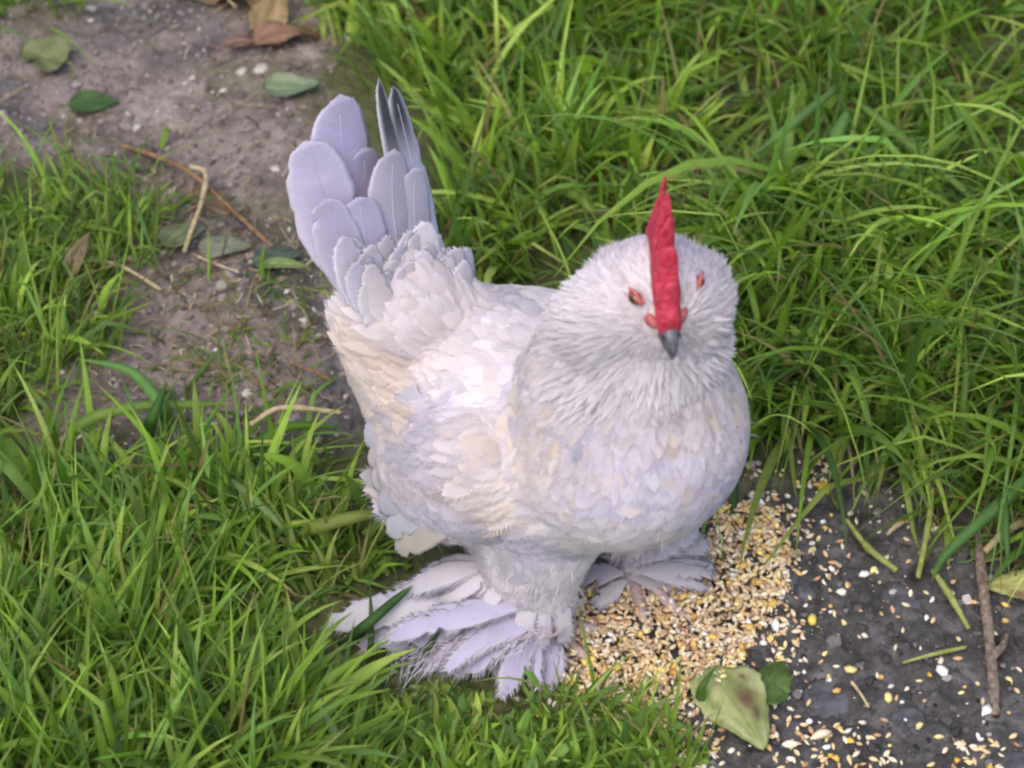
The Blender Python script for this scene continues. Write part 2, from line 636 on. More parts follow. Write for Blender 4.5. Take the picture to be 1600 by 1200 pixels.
def stone(u, v, size, label, mat, flat=0.55, group=None, seed=0):
    r = np.random.default_rng(seed)
    V, F = ico(3)
    d = 1 + 0.35 * vnoise(V[:, 0] * 1.3 + seed, V[:, 1] * 1.3 + V[:, 2] * 1.7, seed) + 0.2 * vnoise(V[:, 0] * 3 + V[:, 2] * 2, V[:, 1] * 3, seed + 1)
    V = V * d[:, None] * np.array([size, size * r.uniform(0.6, 0.9), size * flat])
    a = r.uniform(0, 6)
    c, s = math.cos(a), math.sin(a)
    V[:, :2] = V[:, :2] @ np.array([[c, -s], [s, c]])
    p = ray_ground(u, v)
    p[2] = gh(p[0], p[1]) - size * flat * 0.25
    return tag(obj('stone', mesh_np('stone', V, F, True, mat), None, p), label, 'stone', group)


stone(1410, 940, 0.0173, 'dark bluish stone sunk in the bare soil below the grass stalks', M_STONE, 0.22, seed=3)
stone(1225, 905, 0.0086, 'small dark grey stone at the edge of the spilt grain', M_STONE, 0.22, seed=4)
stone(1290, 1085, 0.0158, 'flat dark stone to the right of the mottled green leaf', M_STONE, 0.22, seed=5)
stone(1420, 1120, 0.0122, 'dark purplish stone left of the lower end of the twig', M_STONE, 0.22, seed=6)
stone(1590, 1190, 0.0130, 'grey stone in the lower right corner of the bare soil', M_STONE, 0.22, seed=8)
stone(1258, 925, 0.008, 'tiny dark stone beside the yellow maize pieces', M_STONE, 0.6, seed=10)
stone(433, 268, 0.0052, 'cream pebble lying on the path just left of the tail', M_STONE_PALE, 0.5, seed=11)
stone(380, 122, 0.0050, 'pale pebble on the path above the grey green leaf', M_STONE_PALE, 0.6, seed=12)
stone(410, 120, 0.0060, 'whitish pebble beside the brown dead leaves', M_STONE_PALE, 0.6, seed=13)
stone(140, 8, 0.0060, 'pale pebble at the top edge of the path', M_STONE_PALE, 0.5, seed=14)
stone(318, 700, 0.0042, 'white pebble at the edge of the lower left grass', M_STONE_PALE, 0.7, seed=15)


# ------------------------------------------------------------------ spilt grain
def grain_template(kind, r):
    if kind == 'wheat':
        nu, nv = 6, 7
        t = np.linspace(0.02, 0.98, nu)
        th = np.linspace(0, 2 * math.pi, nv, endpoint=False)
        rad = np.sin(math.pi * t) ** 0.65 * (1 - 0.25 * (t - 0.5))
        cr = 1 - 0.35 * np.exp(-((np.angle(np.exp(1j * (th - math.pi / 2)))) / 0.5) ** 2)
        V = np.stack([np.repeat(t[:, None] - 0.5, nv, 1) * 1.0, 0.25 * rad[:, None] * np.cos(th) , 0.22 * rad[:, None] * np.sin(th) * cr], -1).reshape(-1, 3)
        V[:, 2] += 0.10 * (V[:, 0] * 2) ** 2 * 0.3
        F = grid_faces(nu, nv, 0, True)
        m = len(V)
        V = np.vstack([V, [-0.5, 0, 0], [0.5, 0, 0]])
        j = np.arange(nv)
        e = (nu - 1) * nv
        tri = np.vstack([np.stack([np.full(nv, m), (j + 1) % nv, j], -1), np.stack([np.full(nv, m + 1), e + j, e + (j + 1) % nv], -1)])
        F = np.vstack([np.stack([F[:, 0], F[:, 1], F[:, 2]], -1), np.stack([F[:, 0], F[:, 2], F[:, 3]], -1), tri])
        return V, F
    V, F = ico(1)
    V = V * (1 + 0.18 * r.normal(size=(len(V), 1)))
    if kind == 'corn':
        V = V * np.array([0.5, 0.42, 0.27])
        V[:, 1] *= 0.75 + 0.4 * V[:, 0]
    else:
        V = V * np.array([0.5, 0.36, 0.26])
    return V, F


PAL = {
    'wheat': np.array([[0.62, 0.44, 0.23], [0.68, 0.52, 0.31], [0.54, 0.34, 0.16], [0.74, 0.61, 0.41], [0.46, 0.25, 0.12], [0.70, 0.53, 0.26], [0.76, 0.65, 0.48]]),
    'corn': np.array([[0.68, 0.44, 0.05], [0.74, 0.54, 0.10], [0.62, 0.36, 0.05], [0.76, 0.60, 0.22]]),
    'white': np.array([[0.72, 0.67, 0.58], [0.78, 0.75, 0.70], [0.66, 0.58, 0.46]]),
}
LEN = {'wheat': 0.0051, 'corn': 0.0054, 'white': 0.0046}
PILE = G([(885, 935), (960, 900), (1080, 880), (1120, 815), (1190, 795), (1235, 850), (1232, 920), (1195, 990), (1165, 1030), (1120, 1090), (1000, 1110), (920, 1110), (880, 1080), (870, 1010)])
SEEDS_AREA = G([(880, 900), (1120, 790), (1230, 690), (1300, 690), (1420, 800), (1620, 880), (1620, 1230), (1080, 1230), (1000, 1130), (880, 1090)])
EXTRA = [G([(1210, 1120), (1330, 1110), (1430, 1150), (1430, 1220), (1190, 1220)]), G([(1490, 1150), (1570, 1140), (1580, 1220), (1480, 1220)]),
         G([(940, 1100), (1110, 1080), (1140, 1210), (1040, 1210)]), G([(1235, 690), (1290, 690), (1310, 800), (1240, 790)]), G([(1200, 960), (1270, 980), (1260, 1060), (1200, 1060)])]


def gen_spots():
    out = []

    def place(n, poly, zmax=0.006):
        k = 0
        lo, hi = poly.min(0), poly.max(0)
        while k < n:
            p = rng.uniform(lo, hi)
            if in_poly(p[:1], p[1:], poly)[0]:
                out.append((p[0], p[1], rng.uniform(0, zmax)))
                k += 1
    place(2300, PILE, 0.007)
    for _ in range(620):                                       # frayed edge of the heap
        i = rng.integers(len(PILE))
        p = PILE[i] + (PILE[(i + 1) % len(PILE)] - PILE[i]) * rng.random() + rng.normal(0, 0.016, 2)
        out.append((p[0], p[1], 0))
    place(250, SEEDS_AREA, 0.0)
    place(90, EXTRA[0], 0.003)
    place(40, EXTRA[1], 0.002)
    place(170, EXTRA[2], 0.003)
    place(30, EXTRA[3], 0.002)
    place(34, EXTRA[4], 0.001)
    return np.array(out)


spots = gen_spots()
spots = spots[poly_dist(spots[:, 0], spots[:, 1], DARK_SOIL) > -0.03]
kinds = rng.choice(['wheat', 'corn', 'white'], len(spots), p=[0.83, 0.09, 0.08])
pd = poly_dist(spots[:, 0], spots[:, 1], PILE)
far = pd < 0
kinds[far & (rng.random(len(spots)) < 0.10)] = 'white'


def grain_pose(k, lying):
    L = LEN[k] * rng.uniform(0.72, 1.2)
    a = rng.uniform(0, 2 * math.pi)
    tilt = rng.normal(0, 0.12 if lying else 0.45)
    roll = rng.uniform(0, 6.28)
    return L, Matrix.Rotation(a, 4, 'Z') @ Matrix.Rotation(tilt, 4, 'Y') @ Matrix.Rotation(roll, 4, 'X')


# the loose grains nearest the camera are things of their own
order = np.argsort(spots[:, 1] + 0.5 * np.maximum(pd, 0) * 20)
single_idx = [i for i in order if pd[i] < -0.002][:260]
single = set(single_idx)
NAMES = {'wheat': 'wheat_grain', 'corn': 'maize_piece', 'white': 'white_seed'}
LAB = {'wheat': ('tan wheat grain lying loose on the dark soil', 'grain', 'loose wheat grains on the soil'),
       'corn': ('yellow piece of cracked maize lying loose on the dark soil', 'maize', 'loose maize pieces on the soil'),
       'white': ('whitish seed lying loose on the dark soil', 'seed', 'loose white seeds on the soil')}
TONE = {'wheat': ['tan', 'light tan', 'brown', 'pale cream', 'reddish brown', 'golden', 'whitish'], 'corn': ['deep yellow', 'bright yellow', 'orange yellow', 'pale yellow'],
        'white': ['cream', 'bright white', 'dull white']}
NOUN = {'wheat': 'wheat grain', 'corn': 'piece of cracked maize', 'white': 'seed'}
MOTT, TWG = ray_ground(1150, 1115), ray_ground(1545, 985)


def grain_label(o, k, me, x, y):
    """say the tone of the grain and which landmark it lies by"""
    tone = TONE[k][GM[k].index(me)]
    d_leaf, d_twig = math.hypot(x - MOTT[0], y - MOTT[1]), math.hypot(x - TWG[0], y - TWG[1])
    if d_twig < 0.045: where = 'on dark soil close beside the grey brown twig'
    elif d_leaf < 0.045: where = 'close around the large mottled green leaf'
    elif y > ray_ground(0, 830)[1]: where = 'on the soil just below the hanging grass'
    elif y < ray_ground(0, 1090)[1]: where = 'on dark soil along the bottom edge of the picture'
    elif x < ray_ground(1250, 980)[0]: where = 'at the fringe of the grain heap'
    else: where = 'on open dark soil between the heap and the twig'
    lab = tone + ' ' + NOUN[k] + ' ' + where
    tag(o, lab, LAB[k][1], lab.replace(NOUN[k], NOUN[k].replace('grain', 'grains').replace('piece', 'pieces').replace('seed', 'seeds')))


GM = {}
for k in PAL:
    GM[k] = []
    for ci, c in enumerate(PAL[k]):
        V, F = grain_template(k, rng)
        GM[k].append(mesh_np(NAMES[k], V, F, True, M_GRAIN, np.tile(c, (len(V), 1))))
for i in single_idx:
    k = str(kinds[i])
    L, Rm = grain_pose(k, True)
    me = GM[k][rng.integers(len(GM[k]))]
    o = bpy.data.objects.new(NAMES[k], me)
    COL.objects.link(o)
    x, y = spots[i, :2]
    o.matrix_world = Matrix.Translation((x, y, gh(x, y) + L * 0.17)) @ Rm @ Matrix.Scale(L, 4)
    grain_label(o, k, me, x, y)
# a few that stand out
for (u, v, k, L, ci, lab) in [
        (1211, 980, 'white', 0.0095, 1, 'largest white seed, at the right edge of the spilt grain'),
        (1268, 968, 'corn', 0.0095, 1, 'plump yellow maize piece alone on dark soil right of the heap'),
        (1205, 947, 'corn', 0.0105, 0, 'orange yellow maize piece on the right fringe of the heap'),
        (1285, 773, 'corn', 0.0130, 2, 'long orange maize piece near the upper end of the dark soil'),
        (1472, 1050, 'white', 0.0100, 1, 'white chip between the dry stem and the twig'),
        (1388, 1088, 'corn', 0.0085, 3, 'pale yellow round maize piece left of the twig foot'),
        (1540, 1108, 'white', 0.0105, 1, 'white chip touching the lower end of the twig'),
        (1349, 897, 'white', 0.0080, 1, 'bright white seed alone on the soil below the grass stalks'),
        (1282, 1150, 'wheat', 0.0135, 3, 'large pale husk lying below the dark flat stone'),
        (1235, 1163, 'wheat', 0.0095, 6, 'pale grain just right of the mottled leaf tip'),
        (1578, 1056, 'corn', 0.0075, 3, 'round pale maize piece right of the twig'),
        (1330, 1048, 'corn', 0.0090, 3, 'yellowish maize piece by the thin green stem'),
        (1315, 922, 'white', 0.0080, 0, 'cream seed on dark soil above the bluish stone')]:
    p = ray_ground(u, v)
    _, Rm = grain_pose(k, True)
    o = bpy.data.objects.new(NAMES[k], GM[k][ci % len(GM[k])])
    COL.objects.link(o)
    o.matrix_world = Matrix.Translation((p[0], p[1], gh(p[0], p[1]) + L * 0.2)) @ Rm @ Matrix.Scale(L, 4)
    tag(o, lab, LAB[k][1], LAB[k][2].split(' on')[0])
VV, FF, CC, off = [], [], [], 0
for i in range(len(spots)):
    if i in single: continue
    k = str(kinds[i])
    V, F = grain_template(k, rng)
    L, Rm = grain_pose(k, False)
    V = V * L @ np.array(Rm.to_3x3()).T
    x, y, z = spots[i]
    V = V + np.array([x, y, gh(x, y) + z + L * 0.17])
    VV.append(V); FF.append(F + off); off += len(V)
    c = PAL[k][rng.integers(len(PAL[k]))] * rng.uniform(0.85, 1.2) * 0.85 + np.array([0.09, 0.075, 0.065])
    CC.append(np.tile(c, (len(V), 1)))
# broken bits and meal between the grains
cx_ = rand_in(9000, spots[:, 0].min(), spots[:, 0].max(), spots[:, 1].min(), spots[:, 1].max())
cp_ = poly_dist(cx_[:, 0], cx_[:, 1], PILE)
cx_ = cx_[rng.random(len(cx_)) < np.where(cp_ > -0.004, 0.85, 0.10 * np.exp(np.minimum(cp_, 0) / 0.05)) * (poly_dist(cx_[:, 0], cx_[:, 1], DARK_SOIL) > -0.01)]
for (x, y) in cx_:
    V, F = grain_template('white', rng)
    L = 0.0006 * math.exp(rng.normal(0.75, 0.4))
    V = V * L @ rand_rot(1, rng)[0].T + np.array([x, y, gh(x, y) + rng.uniform(0, 0.004) * (rng.random() < 0.5) + L * 0.2])
    VV.append(V); FF.append(F + off); off += len(V)
    CC.append(np.tile(np.array([[0.74, 0.62, 0.44], [0.66, 0.46, 0.25], [0.78, 0.72, 0.60], [0.44, 0.27, 0.15]][rng.integers(4)]) * rng.uniform(0.8, 1.1), (len(V), 1)))
tag(obj('grain_heap', mesh_np('grain_heap', np.vstack(VV), np.vstack(FF), True, M_GRAIN, np.vstack(CC))),
    'heap of mixed wheat and cracked maize spilt in front of the hen', 'grain', kind='stuff')


# ------------------------------------------------------------------ fallen leaves
def leaf(u, v, length, width, az, c1, c2, label, name='leaf', curl=0.1, fold=0.15, wave=0.1, lift=0.004, notch=0.0, tilt=0.0, roll=0.0,
         stalk=True, point=1.4, round_=0.6, spots_=None, vein=(1.2, 1.2, 1.1), group=None, seed=0, bite=None, jag=0.03):
    """oval blade of a broad leaf: midrib fold, curl, wavy edge; az = image-plane heading of the tip on the ground, degrees"""
    r = np.random.default_rng(seed + 100)
    nu, nv = 41, 25
    t = np.linspace(0, 1, nu)[:, None]
    s = np.linspace(-1, 1, nv)[None, :]
    half = np.sin(math.pi * np.clip(t, 0, 1) ** round_) ** (1 / point)
    half = half * (1 + jag * np.sin(t * 37 + seed) + jag * np.sin(t * 61))
    if bite:
        bt, bs, bw, bd = bite
        half = half * (1 - np.where(s * bs > 0, bd * np.exp(-((t - bt) / bw) ** 2), 0))
    x = t * length + 0 * s - notch * length * (1 - np.abs(s)) * (t < 0.5) * (0.5 - t) * 0
    y = s * half * width / 2
    z = fold * np.abs(y) - curl * length * (t - 0.4) ** 2 * 2 + wave * width * 0.25 * np.sin(t * 9 + s * 2.2 + seed) * np.abs(s) + 0 * y
    z = z - curl * 0.6 * width * s ** 2
    vp = np.abs(np.sin((t * 7.5 - np.abs(s) * 1.6) * math.pi))
    vein_m = np.maximum(np.exp(-(s / 0.07) ** 2), 0.6 * np.exp(-(vp / 0.16) ** 2))
    z = z - 0.0006 * vein_m
    f = np.clip(0.5 + 1.6 * fbm(t * 3 + 0 * s + seed, s * 2 + 0 * t, 1.6, 4, seed), 0, 1)[..., None]
    c = np.array(c1) * (1 - f) + np.array(c2) * f
    c = c * (1 + (np.array(vein) - 1) * vein_m[..., None])
    if spots_ is not None:
        for (st, sv, sr, sc) in spots_:
            k = np.exp(-(((t - st) / sr) ** 2 + ((s - sv) / (sr * 2)) ** 2) ** 1.2)[..., None]
            c = c * (1 - k) + np.array(sc) * k
    V = np.stack([x, y, z], -1).reshape(-1, 3)
    V[:, 0] -= length / 2
    Rm = Matrix.Rotation(math.radians(az), 3, 'Z') @ Matrix.Rotation(-math.radians(tilt), 3, 'Y') @ Matrix.Rotation(math.radians(roll), 3, 'X')
    V = V @ np.array(Rm).T
    p = ray_ground(u, v)
    zz = ground_h(V[:, 0] + p[0], V[:, 1] + p[1])
    p[2] = 0.0
    dz = max(np.percentile(zz - V[:, 2], 75), 0) + lift
    p[2] = dz
    tv = np.stack([t + 0 * s, s + 0 * t, 0 * t + 0 * s], -1).reshape(-1, 3)
    me = mesh_np(name, V, grid_faces(nu, nv)[:, ::-1], True, M_LEAF, c.reshape(-1, 3), tv)
    o = obj(name, me, None, p)
    m = o.modifiers.new('thickness', 'SOLIDIFY')
    m.thickness = 0.0004
    tag(o, label, 'leaf', group)
    if stalk:
        d = np.array(Rm) @ np.array([1, 0, 0])
        b = np.array(Rm) @ np.array([-length / 2, 0, float(z[0, nv // 2])])
        pts = spline([b + d * 0.004, b - d * length * 0.1 + [0, 0, -.001], b - d * length * 0.26 + np.array(Rm) @ np.array([0, 0.15 * length, -0.003])], 8)
        V, F = tube(pts, np.linspace(0.0009, 0.0006, 8), 6)
        me = mesh_np('stalk', V, F, True, M_LEAF, np.tile(np.array(c2) * 1.2, (len(V), 1)), np.zeros((len(V), 2)))
        obj('stalk', me, o, p)
    return o


GREY_G, GREY_G2 = (0.11, 0.13, 0.065), (0.20, 0.21, 0.125)
leaf(72, 103, 0.036, 0.032, 160, (0.10, 0.13, 0.04), (0.17, 0.18, 0.075), 'dull green notched leaf lying on the path, at far left', fold=0.25, curl=-0.1, bite=(0.62, 1, 0.12, 0.5), seed=1, lift=0.006, roll=-12, point=2.2)
leaf(148, 168, 0.036, 0.024, 5, (0.035, 0.085, 0.018), (0.065, 0.12, 0.03), 'dark green oval leaf lying flat on the path', seed=2, curl=0.05, lift=0.002)
leaf(458, 166, 0.040, 0.026, -8, (0.13, 0.18, 0.09), (0.21, 0.25, 0.15), 'pale grey green leaf partly behind the tail', seed=3, curl=-0.15, fold=0.2, tilt=4, lift=0.007, stalk=False)
leaf(288, 378, 0.034, 0.022, 35, (0.12, 0.14, 0.075), (0.22, 0.22, 0.13), 'grey green leaf under the bent straw', seed=4, fold=0.2, lift=0.004)
leaf(352, 390, 0.036, 0.022, 10, (0.13, 0.15, 0.09), (0.22, 0.22, 0.15), 'broad grey leaf beside the straw on the path', seed=5, curl=0.1, lift=0.003)
leaf(436, 415, 0.034, 0.020, 20, (0.05, 0.07, 0.045), (0.09, 0.12, 0.085), 'dark green leaf next to the tail base', seed=6, lift=0.006, fold=0.1)
leaf(448, 442, 0.032, 0.010, 0, (0.15, 0.20, 0.06), (0.21, 0.26, 0.09), 'narrow light green leaf below the dark one by the tail base', seed=7, lift=0.010, fold=0.4, stalk=False)
BR, BR2 = (0.15, 0.085, 0.045), (0.28, 0.18, 0.09)
leaf(385, 30, 0.064, 0.032, 148, (0.16, 0.10, 0.045), (0.28, 0.20, 0.10), 'curled tan dead leaf at the top edge of the path', 'dead_leaf', seed=8, curl=0.35, fold=0.5, wave=0.5, lift=0.008, roll=20)
leaf(428, 55, 0.052, 0.028, 80, (0.22, 0.14, 0.06), (0.33, 0.23, 0.11), 'golden brown dead leaf standing folded among the others', 'dead_leaf', seed=9, curl=0.4, fold=0.7, wave=0.4, lift=0.012, tilt=25)
leaf(450, 82, 0.052, 0.024, 20, (0.14, 0.075, 0.04), (0.24, 0.14, 0.085), 'reddish brown dead leaf at the grass edge behind the tail', 'dead_leaf', seed=10, curl=0.3, fold=0.5, wave=0.4, lift=0.007)
leaf(395, 92, 0.040, 0.012, 5, (0.12, 0.06, 0.045), (0.20, 0.115, 0.09), 'thin dark brown dead leaf on the path', 'dead_leaf', seed=11, curl=0.2, fold=0.5, wave=0.3, lift=0.004)
leaf(318, 14, 0.050, 0.018, 155, (0.13, 0.08, 0.05), (0.2, 0.13, 0.08), 'narrow brown dead leaf at the top of the path', 'dead_leaf', seed=12, curl=0.2, fold=0.5, wave=0.3, lift=0.004)
leaf(330, 322, 0.040, 0.020, -35, (0.13, 0.08, 0.05), (0.21, 0.15, 0.09), 'brown dead leaf caught under the forked twig', 'dead_leaf', seed=13, curl=0.1, fold=0.3, wave=0.3, lift=0.001)
leaf(128, 440, 0.034, 0.014, 70, (0.20, 0.13, 0.08), (0.30, 0.21, 0.13), 'pinkish tan dead leaf at the edge of the left grass tuft', 'dead_leaf', seed=14, curl=0.3, fold=0.5, wave=0.3, lift=0.014, tilt=30)
leaf(1150, 1115, 0.060, 0.040, -64, (0.21, 0.25, 0.08), (0.40, 0.42, 0.19), 'large mottled green leaf with a brown blotch on the grain', seed=15, curl=0.1, fold=0.12, wave=0.25, lift=0.008, point=1.5,
     spots_=[(0.5, 0.30, 0.15, (0.13, 0.075, 0.045)), (0.66, 0.45, 0.07, (0.11, 0.06, 0.04)), (0.25, 0.6, 0.05, (0.15, 0.09, 0.05)), (0.3, -0.3, 0.06, (0.42, 0.40, 0.18)), (0.8, -0.2, 0.05, (0.40, 0.36, 0.16))], vein=(1.3, 1.25, 1.2), stalk=False, jag=0.02)
leaf(1205, 1072, 0.036, 0.026, 60, (0.055, 0.10, 0.02), (0.10, 0.155, 0.04), 'small dark green leaf tucked behind the mottled one', seed=16, curl=0.2, fold=0.2, wave=0.3, lift=0.005)
leaf(1590, 930, 0.040, 0.019, 175, (0.26, 0.25, 0.06), (0.40, 0.38, 0.15), 'yellowing leaf with brown edges to the right of the twig', seed=17, curl=0.25, fold=0.45, lift=0.008, roll=-25, spots_=[(0.5, 0.75, 0.16, (0.16, 0.09, 0.04))])
leaf(1548, 868, 0.030, 0.014, 30, (0.05, 0.10, 0.02), (0.09, 0.15, 0.04), 'green leaf under the pale straw by the twig', seed=18, lift=0.004)


# dry bits of stalk and leaf trodden into the path
nl_ = 900
lx = np.zeros((0, 2))
LIT = G([(120, 250), (480, 330), (540, 640), (420, 700), (90, 700), (130, 480)])
while len(lx) < nl_:
    a_ = rand_in(4000, -0.4, 0.1, -0.1, 0.4)
    d1, d2 = poly_dist(a_[:, 0], a_[:, 1], PATH), poly_dist(a_[:, 0], a_[:, 1], LIT)
    lx = np.vstack([lx, a_[(d1 > -0.01) & (rng.random(4000) < np.where(d2 > -0.005, 1.0, 0.26))]])
lx = lx[:nl_]
lv, lf, lc = [], [], []
for k, (x, y) in enumerate(lx):
    a, L_, w_ = rng.uniform(0, 6.28), 0.004 * math.exp(rng.normal(0.5, 0.6)), rng.uniform(0.0005, 0.0014)
    d_, n_ = np.array([math.cos(a), math.sin(a)]), np.array([-math.sin(a), math.cos(a)])
    tt = np.array([-0.5, 0, 0.5])
    c_ = np.array([x, y]) + tt[:, None] * L_ * d_ + (n_ * rng.normal(0, 0.12) * L_)[None] * (1 - 4 * tt[:, None] ** 2)
    P_ = np.stack([c_ - n_ * w_ * 0.5, c_ + n_ * w_ * 0.5], 1).reshape(-1, 2)
    z_ = ground_h(P_[:, 0], P_[:, 1]).max() + 0.0008 + rng.uniform(0, 0.002) * np.array([1, 1, 2, 2, 1, 1]) * 0.5
    lv.append(np.column_stack([P_, np.broadcast_to(z_, 6)]))
    lf.append(np.array([[0, 2, 3, 1], [2, 4, 5, 3]]) + 6 * k)
    lc.append(np.tile(np.array([[0.26, 0.19, 0.10], [0.14, 0.09, 0.05], [0.34, 0.28, 0.18], [0.13, 0.15, 0.05], [0.07, 0.05, 0.035]][rng.integers(5)]) * rng.uniform(0.7, 1.2), (6, 1)))
tag(obj('plant_litter', mesh_np('plant_litter', np.vstack(lv), np.vstack(lf), True, M_CLOD, np.vstack(lc))), 'dry bits of stalk and leaf littering the path', 'litter', kind='stuff')

# ------------------------------------------------------------------ twigs and straws
def stick(name, ctrl, rad, mat, label, cat, branches=(), n=26, group=None, seed=0):
    pts = []
    for (u, v, h) in ctrl:
        p = ray_ground(u, v)
        p[2] = gh(p[0], p[1]) + h
        pts.append(p)
    c = spline(pts, n)
    r = np.random.default_rng(seed)
    rr = np.interp(np.linspace(0, 1, n), np.linspace(0, 1, len(rad)), rad) * (1 + 0.08 * r.normal(size=n))
    base = c[0]
    V, F = tube(c - base, rr, 8, 0.07, seed)
    o = obj(name, mesh_np(name, V, F, True, mat), None, base)
    tag(o, label, cat, group)
    for br in branches:
        bp = []
        for (u, v, h) in br:
            p = ray_ground(u, v)
            p[2] = gh(p[0], p[1]) + h
            bp.append(p)
        b = spline(bp, 10)
        V, F = tube(b - b[0], np.linspace(rad[-1], rad[-1] * 0.5, 10), 6, 0.06, seed + 1)
        obj('branchlet', mesh_np('branchlet', V, F, True, mat), o, b[0])
    return o


M_TWIG_RED = simple('reddish_bark', (0.13, 0.07, 0.035), (0.27, 0.16, 0.08), 300, 0.8, 0.2, 0.5, 0.001)
M_STALK = simple('green_stalk', (0.16, 0.19, 0.035), (0.28, 0.29, 0.09), 200, 0.6, 0.3, 0.3, 0.0006)
stick('twig', [(1524, 840, 0.006), (1530, 900, 0.007), (1543, 985, 0.006), (1557, 1115, 0.004)], [0.0020, 0.0032, 0.0034, 0.0031], M_TWIG, 'grey brown twig lying upright in view on the dark soil', 'twig',
      branches=[[(1550, 1030, 0.006), (1565, 1015, 0.008), (1572, 995, 0.006)]], seed=1)
stick('twig', [(188, 235, 0.004), (240, 262, 0.007), (300, 290, 0.010), (360, 340, 0.008), (440, 412, 0.005)], [0.0014, 0.0017, 0.0019, 0.0016, 0.0012], M_TWIG_RED, 'thin reddish brown twig crossing the path', 'twig', seed=2)
stick('straw', [(300, 280, 0.012), (325, 300, 0.016), (318, 345, 0.014), (300, 385, 0.009), (290, 408, 0.006)], [0.0016, 0.0018, 0.0017, 0.0014], M_STRAW, 'bent pale straw hooked over the reddish twig', 'straw', seed=3)
stick('straw', [(310, 410, 0.004), (340, 428, 0.006), (375, 445, 0.005)], [0.0009, 0.0008], M_STRAW, 'short fine straw on the soil below the grey leaf', 'straw', seed=4)
stick('straw', [(155, 432, 0.006), (200, 447, 0.005), (255, 476, 0.004)], [0.0014, 0.0012], M_STRAW, 'pale straw at the edge of the left grass tuft', 'straw', seed=5)
stick('straw', [(400, 745, 0.030), (450, 728, 0.036), (540, 718, 0.034)], [0.0013, 0.0018, 0.0014], M_STRAW, 'pale straw in the grass beside the folded wing', 'straw', seed=6)
stick('straw', [(452, 580, 0.006), (490, 600, 0.009), (520, 615, 0.008)], [0.0010, 0.0013], M_TWIG_RED, 'short reddish stem on the path against the hen', 'straw', seed=7)
stick('straw', [(1535, 880, 0.008), (1570, 852, 0.011), (1640, 810, 0.012)], [0.0022, 0.0026], M_STRAW, 'thick pale straw running off the right edge above the yellow leaf', 'straw', seed=8)
stick('stalk', [(1320, 825, 0.006), (1355, 868, 0.008), (1400, 900, 0.006)], [0.0013, 0.0021, 0.0016], M_STALK, 'bent green stalk flattened on the soil below the hanging grass', 'grass stalk', seed=9)
stick('stalk', [(1450, 800, 0.020), (1445, 850, 0.016), (1432, 915, 0.006)], [0.0014, 0.0021, 0.0017], M_STALK, 'upright yellowish stalk at the edge of the grass', 'grass stalk', seed=10)
stick('stalk', [(1455, 905, 0.006), (1480, 945, 0.008), (1512, 990, 0.006)], [0.0016, 0.0022, 0.0014], M_STALK, 'green stalk ending on the soil left of the twig', 'grass stalk', seed=11)
stick('stalk', [(1410, 1036, 0.003), (1460, 1026, 0.005), (1508, 1016, 0.004)], [0.0008, 0.0014, 0.0012], M_STALK, 'thin light green stem lying across the dark soil', 'grass stalk', seed=12)
stick('straw', [(1330, 1068, 0.003), (1345, 1085, 0.004), (1358, 1103, 0.003)], [0.0009, 0.0008], M_STRAW, 'tiny grey straw on the soil beside the yellowish maize piece', 'straw', seed=13)
stick('straw', [(1225, 885, 0.004), (1240, 875, 0.005), (1255, 868, 0.003)], [0.0009, 0.0008], M_STRAW, 'tiny straw right of the top of the grain heap', 'straw', seed=14)
stick('straw', [(1385, 840, 0.004), (1400, 832, 0.006), (1418, 820, 0.004)], [0.0010, 0.0016, 0.0008], M_STRAW, 'small pale straw between the two green stalks', 'straw', seed=15)
stick('straw', [(345, 20, 0.010), (372, 42, 0.012)], [0.0010, 0.0009], M_STRAW, 'fine straw lying over the tan dead leaf', 'straw', seed=16, n=8)
stick('twig', [(340, 115, 0.004), (380, 85, 0.008), (440, 40, 0.012)], [0.0010, 0.0012], M_TWIG, 'thin dark twig between the brown dead leaves', 'twig', seed=17)

# ------------------------------------------------------------------ grass
GREEN = np.array([[0.14, 0.225, 0.032], [0.175, 0.27, 0.045], [0.11, 0.19, 0.035], [0.22, 0.31, 0.065], [0.09, 0.165, 0.045], [0.27, 0.33, 0.09], [0.15, 0.25, 0.07]]) * np.array([1.18, 1.25, 1.0])
STRAW_C = np.array([[0.34, 0.27, 0.12], [0.27, 0.20, 0.09], [0.30, 0.29, 0.11]])


